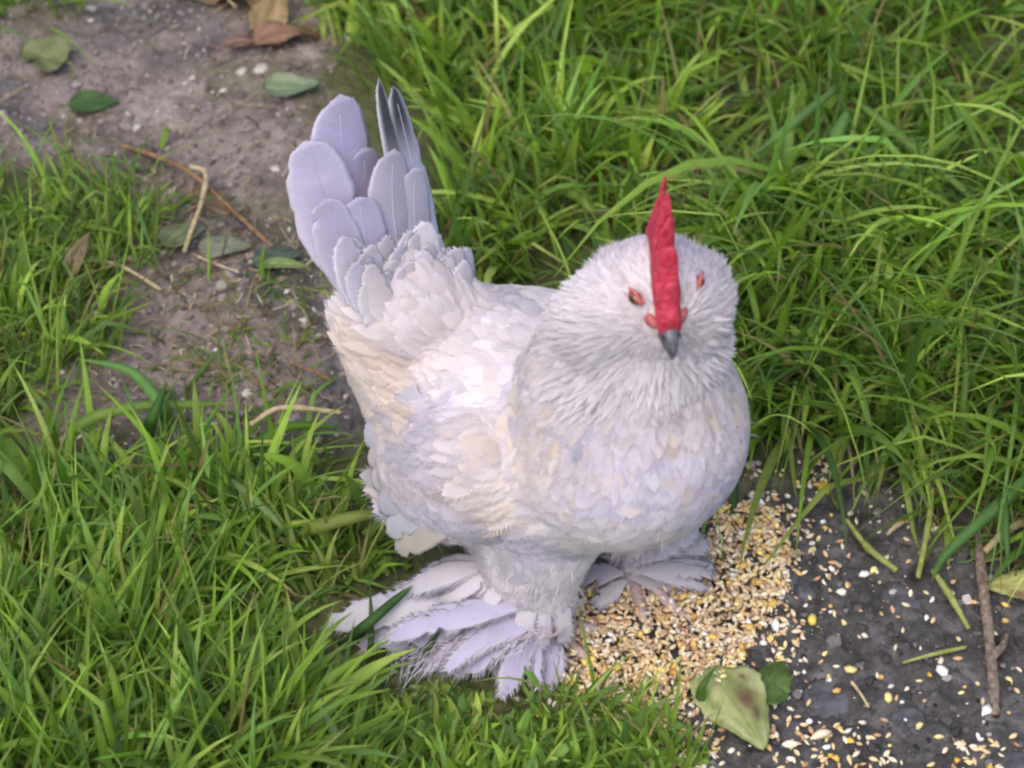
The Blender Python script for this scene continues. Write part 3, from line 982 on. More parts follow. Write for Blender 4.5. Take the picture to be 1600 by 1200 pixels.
def blades(base, length, width, az, lean, bend, power, twist, col, tipcol, basecol, seg=7, fold=0.18, kink=None):
    """n curved, folded, tapering grass blades as arrays -> V, F, C, UV"""
    n = len(base)
    s = np.linspace(0, 1, seg + 1)
    ang = lean[:, None] + bend[:, None] * s[None] ** power[:, None]
    if kink is not None:
        ang = ang + kink[0][:, None] * (s[None] > kink[1][:, None])
    ang = np.clip(ang, -2.9, 2.9)
    azs = az[:, None] + twist[:, None] * s[None] * 0.35
    d = np.stack([np.sin(ang) * np.cos(azs), np.sin(ang) * np.sin(azs), np.cos(ang)], -1)
    step = length[:, None, None] / seg
    P = np.concatenate([np.zeros((n, 1, 3)), np.cumsum(d[:, 1:] * step, 1)], 1) + base[:, None]
    # keep off the ground
    g = ground_h(P[..., 0], P[..., 1]) + 0.002
    low = P[..., 2] < g
    low[:, 0] = False
    P[..., 2] = np.where(low, g, P[..., 2])
    side = np.stack([-np.sin(azs), np.cos(azs), 0 * azs], -1)
    tw = twist[:, None] * s[None]
    nor = np.cross(side, d)
    side = side * np.cos(tw)[..., None] + nor * np.sin(tw)[..., None]
    nor = np.cross(side, d)
    prof = np.minimum(1, 0.55 + 1.6 * s) * (1 - s ** 2.4) + 0.015
    hw = 0.5 * width[:, None] * prof[None]
    V = np.stack([P - side * hw[..., None] + nor * (hw * fold * 2)[..., None], P, P + side * hw[..., None] + nor * (hw * fold * 2)[..., None]], 2)
    fb = grid_faces(seg + 1, 3)
    F = (fb[None] + (np.arange(n) * (seg + 1) * 3)[:, None, None]).reshape(-1, 4)
    sb = ss(0.0, 0.35, s)[None, :, None]
    st = ss(0.80, 1.0, s)[None, :, None]
    c = basecol[:, None] * (1 - sb) + col[:, None] * sb
    c = c * (1 - st) + tipcol[:, None] * st
    C = np.repeat(c[:, :, None], 3, 2)
    C[:, :, 1] *= 1.12
    uv = np.zeros((n, seg + 1, 3, 2))
    uv[..., 0] = s[None, :, None]
    uv[..., 1] = np.array([-1, 0, 1])[None, None]
    uv[..., 1] += rng.uniform(0, 5, (n, 1, 1))
    return V, F, C, uv, P


def bird_clear(P):
    """blades whose line runs into the hen are dropped"""
    return ~inside_bird(P, 0.004).any(1)


FOOT = G([(505, 960), (590, 900), (650, 860), (900, 860), (900, 1085), (820, 1085), (760, 1060), (600, 1050), (505, 1010)])


def grass_zone(n, poly, L, Wd, lean, bend, az_mean, az_spread, straw=0.06, hue=1.0, tuft=0.012, per=7, bright=1.0, keepf=None, fold=0.18, edge_noise=0.03, shrink=True, lmax=1.0):
    lo, hi = poly.min(0) - 0.02, poly.max(0) + 0.02
    nt_ = int(n / per)
    tc = np.zeros((0, 2))
    while len(tc) < nt_:
        q = rng.uniform(lo, hi, (nt_ * 3, 2))
        k = poly_dist(q[:, 0], q[:, 1], poly) + edge_noise * 2 * fbm(q[:, 0], q[:, 1], 16, 3, 31) > 0
        if keepf is not None:
            k &= rng.random(len(q)) < keepf(q[:, 0], q[:, 1])
        tc = np.vstack([tc, q[k]])
    tc = tc[:nt_]
    ti = rng.integers(0, nt_, n)
    taz = az_mean + az_spread * rng.normal(size=nt_)
    tb = np.exp(rng.normal(0, 0.22, nt_))
    tl = np.exp(rng.normal(0, 0.2, nt_))
    off = rng.normal(0, tuft, (n, 2))
    xy = tc[ti] + off
    base = np.column_stack([xy, ground_h(xy[:, 0], xy[:, 1]) - 0.003])
    az = taz[ti] + rng.normal(0, 0.55, n)
    flip = rng.random(n) < 0.18
    az = np.where(flip, rng.uniform(0, 6.283, n), az)
    length = L[0] * np.exp(rng.normal(0, L[1], n)) * tl[ti]
    fd = poly_dist(base[:, 0], base[:, 1], FOOT)
    length = np.minimum(length, lmax)
    if shrink:
        length = length * (1 - 0.74 * ss(-0.075, -0.012, fd)) * (1 - 0.58 * ss(-0.13, -0.05, base[:, 0]) * (base[:, 1] < -0.2) * (base[:, 0] < 0.3))
    width = Wd[0] * np.exp(rng.normal(0, Wd[1], n))
    le = np.abs(rng.normal(lean[0], lean[1], n))
    be = np.abs(rng.normal(bend[0], bend[1], n))
    pw = rng.uniform(0.8, 2.2, n)
    tw = rng.normal(0, 0.8, n)
    c = GREEN[rng.integers(0, len(GREEN), n)] * (tb[ti] * bright * np.exp(rng.normal(0, 0.18, n)))[:, None]
    c = c * np.array([hue, 1, 1])
    dry = rng.random(n) < straw
    c[dry] = STRAW_C[rng.integers(0, 3, dry.sum())] * rng.uniform(0.7, 1.2, (dry.sum(), 1))
    width[dry] *= 0.7
    tip = c.copy()
    dt = rng.random(n) < 0.22
    tip[dt] = np.array([0.30, 0.24, 0.10])
    bc = c * 0.55 + np.array([0.20, 0.20, 0.075]) * 0.45
    kk = (np.where(rng.random(n) < 0.2, rng.uniform(0.5, 1.5, n), 0), rng.uniform(0.35, 0.75, n))
    V, F, C, uv, P = blades(base, length, width, az, le, be, pw, tw, c, tip, bc, kink=kk, fold=fold)
    ok = bird_clear(P) & (fd < 0.004)
    return V[ok], C[ok], uv[ok]


def grass_obj(name, parts, label, cat='grass'):
    V = np.concatenate([p[0] for p in parts])
    C = np.concatenate([p[1] for p in parts])
    U = np.concatenate([p[2] for p in parts])
    n, m = V.shape[0], V.shape[1] * 3
    fb = grid_faces(V.shape[1], 3)
    F = (fb[None] + (np.arange(n) * m)[:, None, None]).reshape(-1, 4)
    me = mesh_np(name, V.reshape(-1, 3), F, True, M_GRASS, C.reshape(-1, 3), U.reshape(-1, 2))
    return tag(obj(name, me), label, cat, kind='stuff')


DOWN = -math.pi / 2
ZA = G([(545, -60), (640, 110), (690, 240), (740, 400), (850, 500), (1010, 560), (1180, 640), (1230, 690), (1330, 720), (1420, 745), (1600, 790), (1900, 830), (1900, -300), (500, -300)])
ZA_R = G([(1100, 330), (1160, 600), (1190, 660), (1260, 690), (1400, 730), (1600, 770), (1900, 800), (1900, 330)])
ZTOP = G([(500, -200), (535, 40), (600, 140), (700, 260), (760, 420), (1000, 420), (1100, 200), (1100, -300), (470, -300)])
ZB = G([(-300, 760), (60, 750), (150, 770), (300, 760), (440, 790), (520, 800), (590, 830), (620, 900), (560, 960), (540, 1030), (640, 1080), (780, 1095), (880, 1110), (960, 1140), (1040, 1160), (1090, 1260), (1050, 1500), (-300, 1500)])
ZB2 = G([(-40, 980), (500, 1080), (800, 1150), (900, 1400), (-300, 1400)])
ZC = G([(-300, 320), (0, 320), (100, 305), (190, 320), (225, 350), (170, 430), (130, 540), (60, 660), (-20, 720), (-300, 760)])
ZTL = G([(-100, -30), (60, -20), (90, 20), (-100, 40)])

grass_obj('grass', [
    grass_zone(5000, ZA, (0.070, 0.45), (0.0043, 0.42), (0.5, 0.3), (0.6, 0.5), DOWN - 0.2, 1.2, 0.09, bright=1.02, per=8, lmax=0.115),
    grass_zone(3000, ZA_R, (0.100, 0.32), (0.0044, 0.36), (0.42, 0.25), (1.1, 0.4), DOWN - 0.1, 0.55, 0.08, bright=1.05, per=10, edge_noise=0.012),
    grass_zone(1900, ZTOP, (0.058, 0.40), (0.0050, 0.38), (0.35, 0.25), (0.4, 0.4), DOWN, 2.0, 0.07, hue=1.08, bright=1.1, per=8, lmax=0.09),
    grass_zone(2200, ZA, (0.034, 0.4), (0.0028, 0.4), (1.1, 0.3), (0.5, 0.4), DOWN, 2.5, 0.75, per=4, tuft=0.02),
], 'long lush green grass filling the ground behind the hen')
grass_obj('grass', [
    grass_zone(4200, ZB, (0.060, 0.40), (0.0042, 0.42), (0.38, 0.25), (0.5, 0.4), math.radians(60), 1.8, 0.05, bright=1.02, per=8, edge_noise=0.015, lmax=0.095),
    grass_zone(2200, ZB2, (0.068, 0.38), (0.0048, 0.36), (0.42, 0.25), (0.45, 0.4), math.radians(40), 1.6, 0.03, bright=0.95, per=8, lmax=0.11),
    grass_zone(420, G([(870, 1095), (1040, 1150), (1080, 1240), (850, 1240)]), (0.024, 0.35), (0.0026, 0.35), (0.6, 0.3), (0.6, 0.4), 0, 3.0, 0.08, per=8, tuft=0.008, shrink=False, edge_noise=0.01),
    grass_zone(300, G([(400, 830), (580, 860), (545, 935), (480, 965), (380, 900)]), (0.042, 0.35), (0.0034, 0.35), (0.5, 0.3), (0.5, 0.4), math.radians(120), 1.2, 0.08, bright=0.85, per=8, tuft=0.008, shrink=False, edge_noise=0.005, lmax=0.06),
    grass_zone(1500, ZB, (0.030, 0.4), (0.0026, 0.4), (1.1, 0.3), (0.5, 0.4), 0, 2.5, 0.7, per=4, tuft=0.02),
], 'thick green grass in front of the feathered foot and wing')
grass_obj('grass', [
    grass_zone(3000, ZC, (0.030, 0.42), (0.0028, 0.35), (0.35, 0.25), (0.7, 0.45), math.radians(20), 1.8, 0.08, bright=0.88, per=9, edge_noise=0.015),
    grass_zone(120, ZTL, (0.05, 0.3), (0.003, 0.3), (0.6, 0.25), (0.8, 0.45), 0, 1.8, 0.05, per=6, edge_noise=0.0),
], 'fine green tuft of grass at the left edge of the path')
# lawn going on beyond the picture
ring = []
for (x0, x1, y0, y1, n_) in [(-1.0, -0.45, -0.5, 1.0, 2400), (0.45, 1.0, -0.5, 1.0, 2400), (-0.45, 0.45, 0.5, 1.1, 1800), (-0.6, 0.6, -0.75, -0.36, 1500)]:
    pl = np.array([[x0, y0], [x1, y0], [x1, y1], [x0, y1]])
    ring.append(grass_zone(n_, pl, (0.08, 0.3), (0.005, 0.3), (0.4, 0.25), (0.9, 0.4), DOWN, 1.8, 0.06, per=6, tuft=0.02))
grass_obj('grass', ring, 'lawn going on all round beyond the picture')


# sparse sprigs on the path and on the dark soil
def sprigs(n, poly, L, wd, bright):
    return grass_zone(n, poly, (L, 0.35), (wd, 0.3), (0.7, 0.3), (0.6, 0.4), 0, 3.0, 0.35, bright=bright, per=2, tuft=0.006, edge_noise=0.01)


grass_obj('grass', [sprigs(110, G([(180, 250), (260, 260), (250, 440), (160, 560), (120, 560)]), 0.03, 0.0022, 0.8),
                    sprigs(170, G([(250, 420), (480, 440), (540, 640), (420, 700), (200, 690)]), 0.025, 0.0022, 0.75),
                    sprigs(36, G([(1240, 720), (1600, 850), (1600, 920), (1400, 880), (1260, 800)]), 0.03, 0.0018, 0.9)],
          'sparse thin sprigs of grass growing out of the bare soil')

# single blades that stand out
def lone_blade(ctrl, width, c, tipc, label, name='grass_shoot', flatn=0.0):
    pts = []
    for (u, v, h) in ctrl:
        p = ray_ground(u, v, 0)
        q = ray_ground(u, v, gh(p[0], p[1]) + h)
        pts.append(q)
    cl = spline(pts, 16)
    T = nrm(np.gradient(cl, axis=0))
    view = nrm(np.array([0.1, -0.55, 0.83]))
    side = nrm(np.cross(T, view))
    nor = np.cross(side, T)
    s = np.linspace(0, 1, 16)
    hw = 0.5 * width * (np.minimum(1, 0.5 + 2 * s) * (1 - s ** 3) + 0.02)
    V = np.stack([cl - side * hw[:, None] - nor * hw[:, None] * 0.3, cl, cl + side * hw[:, None] - nor * hw[:, None] * 0.3], 1)
    k = ss(0.78, 1, s)[:, None]
    col = np.array(c) * (1 - k) + np.array(tipc) * k
    C = np.repeat(col[:, None], 3, 1)
    C[:, 1] *= 1.15
    uv = np.zeros((16, 3, 2))
    uv[..., 0] = s[:, None]
    uv[..., 1] = [-1, 0, 1]
    b = cl[0]
    o = obj(name, mesh_np(name, (V - b).reshape(-1, 3), grid_faces(16, 3), True, M_GRASS, C.reshape(-1, 3), uv.reshape(-1, 2)), None, b)
    m = o.modifiers.new('thickness', 'SOLIDIFY')
    m.thickness = 0.00025
    return tag(o, label, 'grass shoot')


g1, g2, gd, gy_ = (0.13, 0.26, 0.05), (0.16, 0.27, 0.055), (0.06, 0.13, 0.03), (0.24, 0.28, 0.06)
lone_blade([(262, 680, 0.0), (255, 640, 0.035), (205, 580, 0.045), (118, 560, 0.040)], 0.0085, (0.15, 0.30, 0.07), (0.16, 0.30, 0.08), 'broad pale green blade arching left over the path from the lower grass')
lone_blade([(90, 720, 0.0), (130, 660, 0.03), (220, 634, 0.038), (310, 632, 0.036), (370, 630, 0.030)], 0.0075, (0.19, 0.29, 0.06), (0.45, 0.36, 0.16), 'yellow green blade with a dry tip bending right over the path')
lone_blade([(225, 700, 0.0), (235, 660, 0.03), (262, 595, 0.055)], 0.0085, (0.06, 0.15, 0.025), (0.07, 0.16, 0.03), 'dark broad upright blade between the two arching ones')
lone_blade([(290, 610, 0.004), (315, 580, 0.02), (345, 540, 0.03)], 0.0035, (0.12, 0.2, 0.05), (0.2, 0.25, 0.09), 'short thin blade sticking out alone over the path')
lone_blade([(385, 730, 0.004), (410, 690, 0.022), (455, 665, 0.03), (540, 668, 0.025)], 0.0085, (0.12, 0.25, 0.03), (0.09, 0.2, 0.03), 'bright folded blade beside the hen below the path')
lone_blade([(465, 835, 0.02), (500, 820, 0.035), (575, 803, 0.040), (605, 800, 0.030)], 0.0085, (0.22, 0.27, 0.06), (0.32, 0.30, 0.10), 'yellowish broad blade pointing at the wing tip')
lone_blade([(355, 745, 0.02), (390, 772, 0.035), (430, 812, 0.035), (455, 840, 0.02)], 0.0055, (0.24, 0.34, 0.12), (0.22, 0.3, 0.1), 'pale blade leaning right in the lower grass')
lone_blade([(525, 1010, 0.004), (570, 978, 0.030), (620, 935, 0.042), (645, 915, 0.046)], 0.0062, gd, (0.09, 0.17, 0.05), 'dark green blade crossing in front of the long foot feathers')
lone_blade([(575, 1040, 0.004), (580, 990, 0.022), (578, 905, 0.045)], 0.0035, gd, gd, 'thin upright blade in front of the foot feather tips')
lone_blade([(640, 1060, 0.004), (660, 1025, 0.018), (690, 982, 0.030)], 0.0055, gd, (0.1, 0.18, 0.05), 'short broad blade leaning over the foot feathers')
lone_blade([(705, 1080, 0.004), (740, 1030, 0.02), (795, 975, 0.034)], 0.0045, gd, (0.08, 0.16, 0.04), 'narrow blade in front of the middle of the feathered foot')
lone_blade([(545, 1200, 0.02), (520, 1140, 0.045), (497, 1098, 0.05)], 0.0060, (0.26, 0.36, 0.15), (0.26, 0.34, 0.13), 'pale upright blade tip near the bottom edge')
lone_blade([(1145, 815, 0.0), (1150, 740, 0.02), (1160, 690, 0.03), (1135, 640, 0.03)], 0.0055, gd, gd, 'dark blade standing against the right side of the breast')
lone_blade([(1330, 150, 0.05), (1400, 205, 0.06), (1500, 290, 0.05), (1610, 400, 0.03)], 0.0070, g2, g2, 'long blade falling diagonally in the upper right grass')
lone_blade([(1310, 135, 0.06), (1230, 200, 0.07), (1170, 250, 0.05)], 0.0065, (0.15, 0.28, 0.07), (0.15, 0.28, 0.07), 'blade bending left in the upper right grass')
lone_blade([(1325, 175, 0.07), (1300, 230, 0.06), (1265, 290, 0.03)], 0.010, (0.13, 0.27, 0.06), (0.14, 0.28, 0.07), 'widest blade hanging down in the upper right grass')
lone_blade([(1640, 715, 0.05), (1560, 790, 0.04), (1480, 865, 0.02), (1455, 910, 0.004)], 0.0080, (0.10, 0.22, 0.05), (0.18, 0.25, 0.07), 'broad blade slanting down to the soil left of the twig')
lone_blade([(1570, 770, 0.05), (1573, 830, 0.03), (1577, 900, 0.012)], 0.0050, (0.12, 0.24, 0.06), (0.15, 0.24, 0.07), 'hanging blade whose tip points at the yellowing leaf')

def seedhead(u0, v0, u1, v1, h, label, seed):
    r = np.random.default_rng(seed)
    a = ray_ground(u0, v0)
    a[2] = gh(a[0], a[1])
    b = ray_ground(u1, v1, h)
    mid = (a + b) / 2 + np.array([-0.002, 0, 0.006])
    c = spline([a, mid, b], 14)
    V, F = tube(c - a, np.linspace(0.0009, 0.0004, 14), 6)
    o = obj('grass_seedhead', mesh_np('grass_seedhead', V, F, True, M_STALK), None, a)
    tag(o, label, 'grass stalk')
    V0, F0 = ico(1)
    for k in range(16):
        p = c[13 - k // 2] + r.normal(0, 0.0022, 3) * (0.6 + 0.12 * k)
        Rm = rand_rot(1, r)[0]
        V = (V0 * np.array([0.0024, 0.0010, 0.0010])) @ Rm.T
        obj('spikelet', mesh_np('spikelet', V, F0, True, M_STALK), o, p)
    return o


seedhead(560, 905, 652, 762, 0.085, 'green seeding grass stalk standing in front of the folded wing', 3)
seedhead(150, 800, 190, 742, 0.04, 'pale seeding grass stalk among the lower left blades', 4)

# ------------------------------------------------------------------ the hen
hen = empty('hen', FEET + np.array([0, 0, gh(FEET[0], FEET[1])]), 'white and lavender bearded bantam hen with red comb standing by spilt grain', 'hen')


def ell(bm, c, rad, axes, pit=0):
    f, l, u = axes
    if pit:
        a = math.radians(pit)
        f = f * math.cos(a) - u * math.sin(a)
        u = np.cross(f, l)
    V, F = ico(3)
    V = V[:, :1] * rad[0] * f + V[:, 1:2] * rad[1] * l + V[:, 2:] * rad[2] * u + c
    vs_ = [bm.verts.new(v) for v in V]
    for a in F:
        bm.faces.new([vs_[i] for i in a])


bm = bmesh.new()
for c, rad, pit in BODY: ell(bm, c, [r_ + 0.0022 for r_ in rad], (FV, LV, UP), pit)
for c, rad, pit in HEAD: ell(bm, c, [r_ + 0.0015 for r_ in rad], (HF, HL, HU), pit)
me = bpy.data.meshes.new('tmp')
bm.to_mesh(me)
bm.free()
tmp = bpy.data.objects.new('tmp', me)
COL.objects.link(tmp)
rm = tmp.modifiers.new('r', 'REMESH')
rm.mode = 'VOXEL'
rm.voxel_size = 0.0035
sm = tmp.modifiers.new('s', 'SMOOTH')
sm.factor, sm.iterations = 0.5, 60
dg = bpy.context.evaluated_depsgraph_get()
bme = bpy.data.meshes.new_from_object(tmp.evaluated_get(dg))
bpy.data.objects.remove(tmp)
bme.name = 'body'
bme.materials.clear()
bme.materials.append(M_SKIN)
nvb = len(bme.vertices)
BV = np.zeros(nvb * 3, np.float32)
bme.vertices.foreach_get('co', BV)
BV = BV.reshape(-1, 3).astype(float)
bme.calc_loop_triangles()
BT = np.zeros(len(bme.loop_triangles) * 3, np.int32)
bme.loop_triangles.foreach_get('vertices', BT)
BT = BT.reshape(-1, 3)
BN = np.zeros(nvb * 3, np.float32)
bme.vertices.foreach_get('normal', BN)
BN = BN.reshape(-1, 3).astype(float)
hl = np.array(hen.location)
bme.vertices.foreach_set('co', (BV - hl).astype(np.float32).ravel())
bme.polygons.foreach_set('use_smooth', np.ones(len(bme.polygons), bool))
obj('body', bme, hen, hl)


# --- feathers ---------------------------------------------------------------
from mathutils.bvhtree import BVHTree
BVH = BVHTree.FromPolygons([tuple(v) for v in BV], [tuple(int(i) for i in t) for t in BT])


def surf_h(root, T, Nn, L, rad):
    """height of the skin along the feather at half and full length, measured along the root normal"""
    out = np.zeros((len(root), 2))
    for i in range(len(root)):
        for k, fr in enumerate((0.5, 1.0)):
            x = fr * L[i]
            fall = -x * x / (2 * rad[i])
            o_ = root[i] + T[i] * x + Nn[i] * 0.02
            hit = BVH.ray_cast(Vector(o_), Vector(-Nn[i]), 0.05)
            out[i, k] = min(max(0.02 - hit[3], fall * 1.6), 0.0034) if hit[0] is not None else fall
    return out


def feather_template(seg=5, barbs=9, seed=0, sharp=2.6, fray=0.16):
    """unit feather: length 1 along x, half width 1 in y units; returns (t, y, fr) per vertex and faces"""
    r = np.random.default_rng(seed)
    t = np.linspace(0, 1, seg + 1)

    def hw(t): return np.clip(t / 0.22, 0, 1) ** 0.6 * np.clip(1 - t ** sharp, 0, 1) ** 0.55

    V, F = [], []
    for i, a in enumerate(t):
        h = max(hw(np.array(a)), 0.04) * 0.9
        V += [(a * 0.94, -h), (a * 0.94, 0), (a * 0.94, h)]
    for q in grid_faces(seg + 1, 3):
        F += [(q[0], q[1], q[2]), (q[0], q[2], q[3])]
    for sgn in (-1, 1):
        for k in range(barbs):
            a = 0.15 + 0.80 * (k + r.uniform(0.1, 0.9)) / barbs
            h = float(hw(np.array(a)))
            p = np.array([a * 0.94, sgn * h * 0.72])
            L = fray * r.uniform(0.7, 1.5)
            tip = np.array([a * 0.94 + L * r.uniform(0.7, 1.0), sgn * (h + (0.10 if a < 0.8 else -0.05) + L * r.uniform(-0.2, 0.6))])
            wdt = 0.024
            n0 = len(V)
            V += [(p[0] - wdt, p[1]), (p[0] + wdt, p[1]), tuple(tip)]
            F.append((n0, n0 + 1, n0 + 2))
    return np.array(V), np.array(F)


def place_feathers(root, T, Nn, length, width, rad, lift, camber, tmpl, cols, cend):
    """merge n feathers of one template into arrays"""
    V0, F0 = tmpl
    n, k = len(root), len(V0)
    x = V0[None, :, 0] * length[:, None]
    y = V0[None, :, 1] * width[:, None] * 0.5
    sh = surf_h(root, T, Nn, length, rad)
    a1 = 4 * sh[:, :1] - sh[:, 1:]
    a2 = 2 * sh[:, 1:] - 4 * sh[:, :1]
    tt_ = V0[None, :, 0]
    z = lift[:, None] * tt_ ** 0.7 + a1 * tt_ + a2 * tt_ ** 2 - camber[:, None] * (V0[None, :, 1] ** 2) * width[:, None] * 0.5
    Bn = np.cross(Nn, T)
    V = root[:, None] + x[..., None] * T[:, None] + y[..., None] * Bn[:, None] + z[..., None] * Nn[:, None]
    F = (F0[None] + (np.arange(n) * k)[:, None, None]).reshape(-1, 3)
    e = np.clip(np.maximum(V0[:, 0] ** 3, np.abs(V0[:, 1]) ** 3 * 0.8), 0, 1)[None, :, None]
    C = cols[:, None] * (1 - e) + cend[:, None] * e
    uv = np.zeros((n, k, 3))
    uv[..., 0], uv[..., 1] = V0[None, :, 0], V0[None, :, 1]
    uv[..., 2] = rng.uniform(0, 40, (n, 1))
    return V.reshape(-1, 3), F, C.reshape(-1, 3), uv.reshape(-1, 3)


EYE_R, EYE_L = H(0.0180, -0.0155, 0.0145), H(0.0090, 0.0190, 0.0085)


def sample_body(n):
    a, b, c = BV[BT[:, 0]], BV[BT[:, 1]], BV[BT[:, 2]]
    ar = np.linalg.norm(np.cross(b - a, c - a), axis=1)
    cen = (a + b + c) / 3
    hd = np.linalg.norm(cen - HC, axis=1)
    wgt = ar * (1 + 8 * ss(0.070, 0.035, hd))
    i = rng.choice(len(BT), n, p=wgt / wgt.sum())
    r1, r2 = np.sqrt(rng.random(n)), rng.random(n)
    k0, k1, k2 = 1 - r1, r1 * (1 - r2), r1 * r2
    p = k0[:, None] * a[i] + k1[:, None] * b[i] + k2[:, None] * c[i]
    nn = nrm(k0[:, None] * BN[BT[i, 0]] + k1[:, None] * BN[BT[i, 1]] + k2[:, None] * BN[BT[i, 2]])
    return p, nn


LAV, WHT, CRM, GRY = np.array([0.46, 0.42, 0.55]), np.array([0.71, 0.64, 0.672]), np.array([0.62, 0.49, 0.37]), np.array([0.36, 0.335, 0.41])


NAPE = ray_ground(905, 495, 0.232)                               # buff patch at the side of the neck


def plumage_colour(p, n):
    q = p - FEET
    f, l, z = q @ FV, q @ LV, p[:, 2]
    m1 = fbm(f * 1.0 + l * 0.7, z + 0.6 * l, 26, 3, 5)
    m2 = fbm(f + 3.1, z - 1.7 + l, 60, 2, 15)
    m3 = fbm(f - 2.1, z + 4.7 + l * 0.8, 20, 3, 25)
    c = WHT + 0 * p
    k = (ss(-0.04, 0.24, m1) * 0.85)[:, None]
    c = c * (1 - k) + LAV * k
    hd = np.linalg.norm(p - HC, axis=1)
    cream = ss(-0.02, 0.35, m3) * 0.6
    cream = cream * 1.15  + 0.35 * np.exp(-((f + 0.085) / 0.035) ** 2 - ((z - 0.15) / 0.05) ** 2)
    cream = np.clip(cream * (0.3 + 0.7 * ss(0.045, 0.062, hd)), 0, 0.8)[:, None]
    c = c * (1 - cream) + CRM * cream
    g = (ss(0.05, 0.40, m2) * 0.7 * ss(0.03, 0.08, hd))[:, None]
    c = c * (1 - g) + GRY * g
    # hackle: streaks of white, lavender and buff
    hz = (ss(0.11, 0.19, z) * ss(-0.06, -0.02, f) * ss(0.045, 0.06, hd))[:, None]
    st = np.array([WHT, LAV * 1.12, CRM * 1.12, GRY * 1.25, WHT])[rng.choice(5, len(p), p=[0.36, 0.24, 0.16, 0.10, 0.14])]
    c = c * (1 - 0.5 * hz) + st * 0.5 * hz
    nape = np.exp(-(np.linalg.norm(p - NAPE, axis=1) / 0.034) ** 2)[:, None] * 0.8
    c = c * (1 - nape) + (CRM * 0.6 + GRY * 0.4) * nape
    # muffs, beard and face are the whitest
    c = c * (1 - 0.6 * ss(0.048, 0.036, hd)[:, None]) + WHT * 1.03 * 0.6 * ss(0.048, 0.036, hd)[:, None]
    c = c * np.exp(rng.normal(0, 0.06, (len(p), 1)))
    return np.clip(c, 0, 0.80)


NF = 17000
p, nn = sample_body(NF)
d_eye = np.minimum(np.linalg.norm(p - EYE_R, axis=1), np.linalg.norm(p - EYE_L, axis=1))
hq = p - HC
hf_, hl_, hu_ = hq @ HF, hq @ HL, hq @ HU
comb_zone = (np.abs(hl_) < 0.0050) & (hf_ > -0.012) & (hu_ > -0.008)
beak_zone = np.linalg.norm(p - H(0.027, 0, 0.001), axis=1) < 0.010
ok = (d_eye > 0.0052) & ~comb_zone & ~beak_zone
p, nn, hf_, hl_, hu_ = p[ok], nn[ok], hf_[ok], hl_[ok], hu_[ok]
hd = np.linalg.norm(p - HC, axis=1)
away = p - BEAK
hk = ss(0.06, 0.04, hd)[:, None]
q = p - FEET
zz = p[:, 2]
# below the head feathers run down and back
back = nrm(away) + np.where((zz < 0.24)[:, None], 0.5 * (-FV) - 0.45 * UP, 0)
rump = ss(-0.07, -0.12, q @ FV)[:, None]
back = back * (1 - rump) + (0.55 * UP - 0.85 * FV) * rump
flow = nrm(away) * hk + nrm(back) * (1 - hk)
leg = (ss(0.095, 0.075, zz) * ss(0.06, 0.045, np.abs((q @ FV) + 0.005)))[:, None]
ank_ = W(-0.012, -0.036, 0.045)
outw = p - ank_
outw[:, 2] = -0.012
down_ = nrm(-UP + nrm(outw) * (1.6 * ss(0.055, 0.03, zz) * (q @ LV < 0))[:, None])
flow = flow * (1 - leg) + down_ * leg
flow = flow + rng.normal(0, 0.055, flow.shape)
T = nrm(flow - (flow * nn).sum(1, keepdims=True) * nn)
muff = ss(0.012, 0.024, np.abs(hl_)) * ss(0.012, -0.006, hu_) * ss(-0.02, 0.0, hf_) * (hd < 0.06)
beard = ss(-0.018, -0.03, hu_) * ss(-0.005, 0.012, hf_) * (hd < 0.06)
near_ = ss(0.056, 0.042, hd)
muff, beard = muff * near_, beard * near_
mb = np.clip(muff + beard, 0, 1)
headk = ss(0.065, 0.035, hd)
n = len(p)
hk_neck = ss(0.11, 0.24, zz) * (1 - headk)                        # hackle: long and narrow
length = (0.025 * (1 - headk) + 0.009 * headk + 0.010 * mb + 0.003 * hk_neck) * np.exp(rng.normal(0, 0.2, n))
width = (0.0165 * (1 - headk) + 0.0044 * headk - 0.0075 * hk_neck - 0.0012 * mb) * np.exp(rng.normal(0, 0.2, n))
lift = (0.0027 - 0.0008 * hk_neck) * (1 - headk) + 0.0012 * headk + 0.0095 * muff + 0.0034 * beard + np.abs(rng.normal(0, 0.0003 + 0.0012 * mb, n))
rad = 0.065 * (1 - headk) + 0.030 * headk + 0.05 * mb
rear = ss(-0.075, -0.11, q @ FV) * ss(0.13, 0.11, zz)
length = length * (1 - 0.5 * rear)
width = width * (1 - 0.3 * rear)
camber = 0.08 + 0 * rad
cols = plumage_colour(p, n)
cend = np.clip(cols * 0.75 + WHT * 0.3, 0, 0.82)
darkedge = rng.random(n) < 0.10
cend[darkedge] = cols[darkedge] * 0.80
cols[mb > 0.4] = WHT * rng.uniform(0.70, 0.98, ((mb > 0.4).sum(), 1))  # muff and beard dimmed below the white tips: shade of the gaps painted in
cend[mb > 0.4] = WHT * 1.03
root = p - nn * 0.001
tmpls = [feather_template(7, 20, s, 2.2, 0.17) for s in range(5)]
fine = [feather_template(10, 26, 40 + s, 2.4, 0.16) for s in range(5)]
thin = [feather_template(4, 5, 20 + s, 1.6, 0.25) for s in range(3)]
